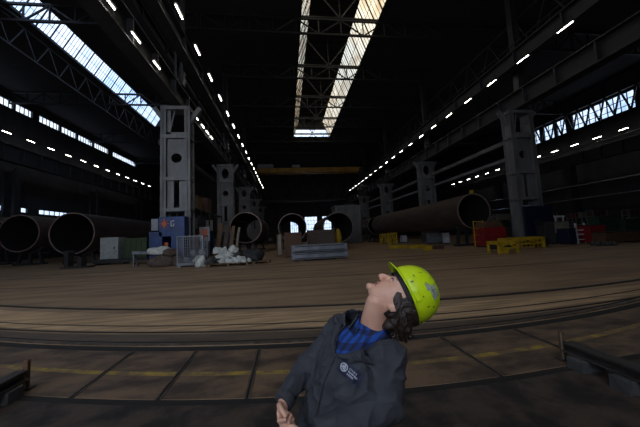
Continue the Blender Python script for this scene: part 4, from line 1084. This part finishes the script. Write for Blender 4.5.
# --- hard hat
M['hivis'] = mat('lime_yellow_plastic', (.62, .80, .012), (.56, .74, .01), .28, 0, 4, 0); M['sticker'] = mat('worn_grey_sticker', (.42, .44, .36), (.25, .28, .2), .6, 0, 60)
M['scuff'] = mat('dark_scuff', (.06, .07, .01), (.04, .05, .01), .7)
be = math.radians(20)
Uc = (e1*math.cos(be)+e2*math.sin(be)+ray*.13).normalized(); Fc = (e2*math.cos(be)-e1*math.sin(be)-ray*.16); Fc = (Fc-Uc*Fc.dot(Uc)).normalized(); Lc = Uc.cross(Fc).normalized()
CO = at(406.5, 295.5, Y=1.13)
def cp(l, f, u_): return CO+Lc*l+Fc*f+Uc*u_
def shell(th, ph, g=0):
    """th around (0 = her left, pi/2 = front), ph 0 rim .. pi/2 top"""
    c, s = math.cos(th), math.sin(th); k = math.cos(ph)**.82 if ph < PI/2 else 0
    up = .128*math.sin(ph)**.95
    l = (.104+g)*c*k; f = ((.122 if s > 0 else .120)+g)*s*k; 
    ridge = .006*math.exp(-(l/.020)**2)*math.sin(ph)**.5+.003*math.exp(-((abs(l)-.05)/.010)**2)*math.sin(ph)
    return cp(l, f, up+g*.5+ridge)
mb = MB(); R = []; NS, NP = 72, 22
for j in range(NP+1):
    ph = PI/2*j/NP*.985; R.append([mb.bm.verts.new(shell(2*PI*k/NS, ph)) for k in range(NS)])
# rim roll and peak
def rimpt(th, e_):
    c, s = math.cos(th), math.sin(th); pk = max(0, s)**2.5
    out = e_*(.006+.028*pk); 
    return cp((.104+out*.75)*c, ((.122 if s > 0 else .120)+out)*s, -e_*(.004+.001*pk)-.010*pk*e_*e_+.004*abs(c)*e_)
rim = [[mb.bm.verts.new(rimpt(2*PI*k/NS, e_)) for k in range(NS)] for e_ in (1.0, .66, .33)]
mb.skin(rim+R, False); mb.bm.faces.new(R[-1])
hat = pbuild(mb, 'hard_hat', 'hivis', smooth=True); so = hat.modifiers.new('t', 'SOLIDIFY'); so.thickness = .003; so.offset = -1
# raised side accessory bosses with slots
for s in (-1, 1):
    th = 0 if s > 0 else PI
    b = MB()
    for dt in (-.0,):
        c = shell(th, .12, .002); b.box(c, (.010, .040, .022), rot=Matrix((Lc, Fc, Uc)).transposed())
    b.build('slot_boss', 'hivis', parent=hat, bev=.003)
def decal(th0, th1, ph0, ph1, name, m, g=.0016, round_=False):
    mb = MB(); N_ = 8
    R = [[mb.bm.verts.new(shell(th0+(th1-th0)*i/N_, ph0+(ph1-ph0)*((j/N_)), g)) for j in range(N_+1)] for i in range(N_+1)]
    mb.skin(R, False, closed=False); o = mb.build(name, m, parent=hat); return o
decal(-.42, .18, .62, .98, 'sticker', 'sticker'); decal(.02, .28, .52, .70, 'sticker', 'sticker', .0013)
st = decal(-.22, .05, .70, .92, 'faded_sticker_print', 'scuff', .0022) if False else None
for k, (a, b, c, d) in enumerate([(.62, .72, .30, .34), (.45, .49, .12, .22), (.78, .80, .55, .70), (-.5, -.46, .30, .38), (.30, .33, .55, .62), (-.35, -.3, .95, 1.0), (.5, .56, .9, .93), (-.12, -.06, .28, .31), (-.66, -.6, .5, .56), (.2, .23, 1.05, 1.12)]):
    decal(a, b, c, d, 'scuff_mark', 'scuff', .0012)
for k in range(4): decal(-.22+.09*k, -.18+.09*k, .68+.02*(k % 2), .74+.03*(k % 3), 'sticker_print', 'scuff', .0024)
# headband and suspension inside
mb = MB(); R = []
for zz, g in ((-.020, -.014), (.012, -.014)):
    R.append([mb.bm.verts.new(cp((.106+g)*math.cos(2*PI*k/48), (.122+g)*math.sin(2*PI*k/48), zz)) for k in range(48)])
mb.skin(R, False); o = mb.build('headband', 'black', parent=hat, smooth=True); o.modifiers.new('t', 'SOLIDIFY').thickness = .003
mb = MB()
for k in range(6):
    a = k*PI/3+.3; mb.tube([cp(.086*math.cos(a)*c_, .10*math.sin(a)*c_, z_) for c_, z_ in ((1, 0), (.92, .05), (.6, .095), (.0, .115))], .005, 6)
mb.ball(cp(0, -.106, -.016), (.02, .012, .014), 2); mb.build('suspension_strap', 'black', parent=hat)
#PERSON-END

# ------------------------------------------------------------------ daylight
w = bpy.data.worlds.new('sky'); SC.world = w; w.use_nodes = True; nt = w.node_tree; bg = nt.nodes['Background']
tc = nt.nodes.new('ShaderNodeTexCoord'); no = nt.nodes.new('ShaderNodeTexNoise'); no.inputs['Scale'].default_value = 3.5; no.inputs['Detail'].default_value = 6
rp = nt.nodes.new('ShaderNodeValToRGB'); rp.color_ramp.elements[0].position = .38; rp.color_ramp.elements[1].position = .6
rp.color_ramp.elements[0].color = (.62, .76, 1, 1); rp.color_ramp.elements[1].color = (1, .98, .95, 1)
nt.links.new(tc.outputs['Generated'], no.inputs['Vector']); nt.links.new(no.outputs[0], rp.inputs[0]); nt.links.new(rp.outputs[0], bg.inputs['Color'])
bg.inputs['Strength'].default_value = 2.2
# ------------------------------------------------------------------ view
SC.view_settings.view_transform = 'Standard'; SC.view_settings.look = 'None'; SC.view_settings.gamma = 1; SC.view_settings.use_curve_mapping = False
SC.view_settings.exposure = 0.85
SC.cycles.use_denoising = True
SC.cycles.max_bounces = 6; SC.cycles.diffuse_bounces = 4; SC.cycles.transparent_max_bounces = 8
SC.cycles.sample_clamp_indirect = 4
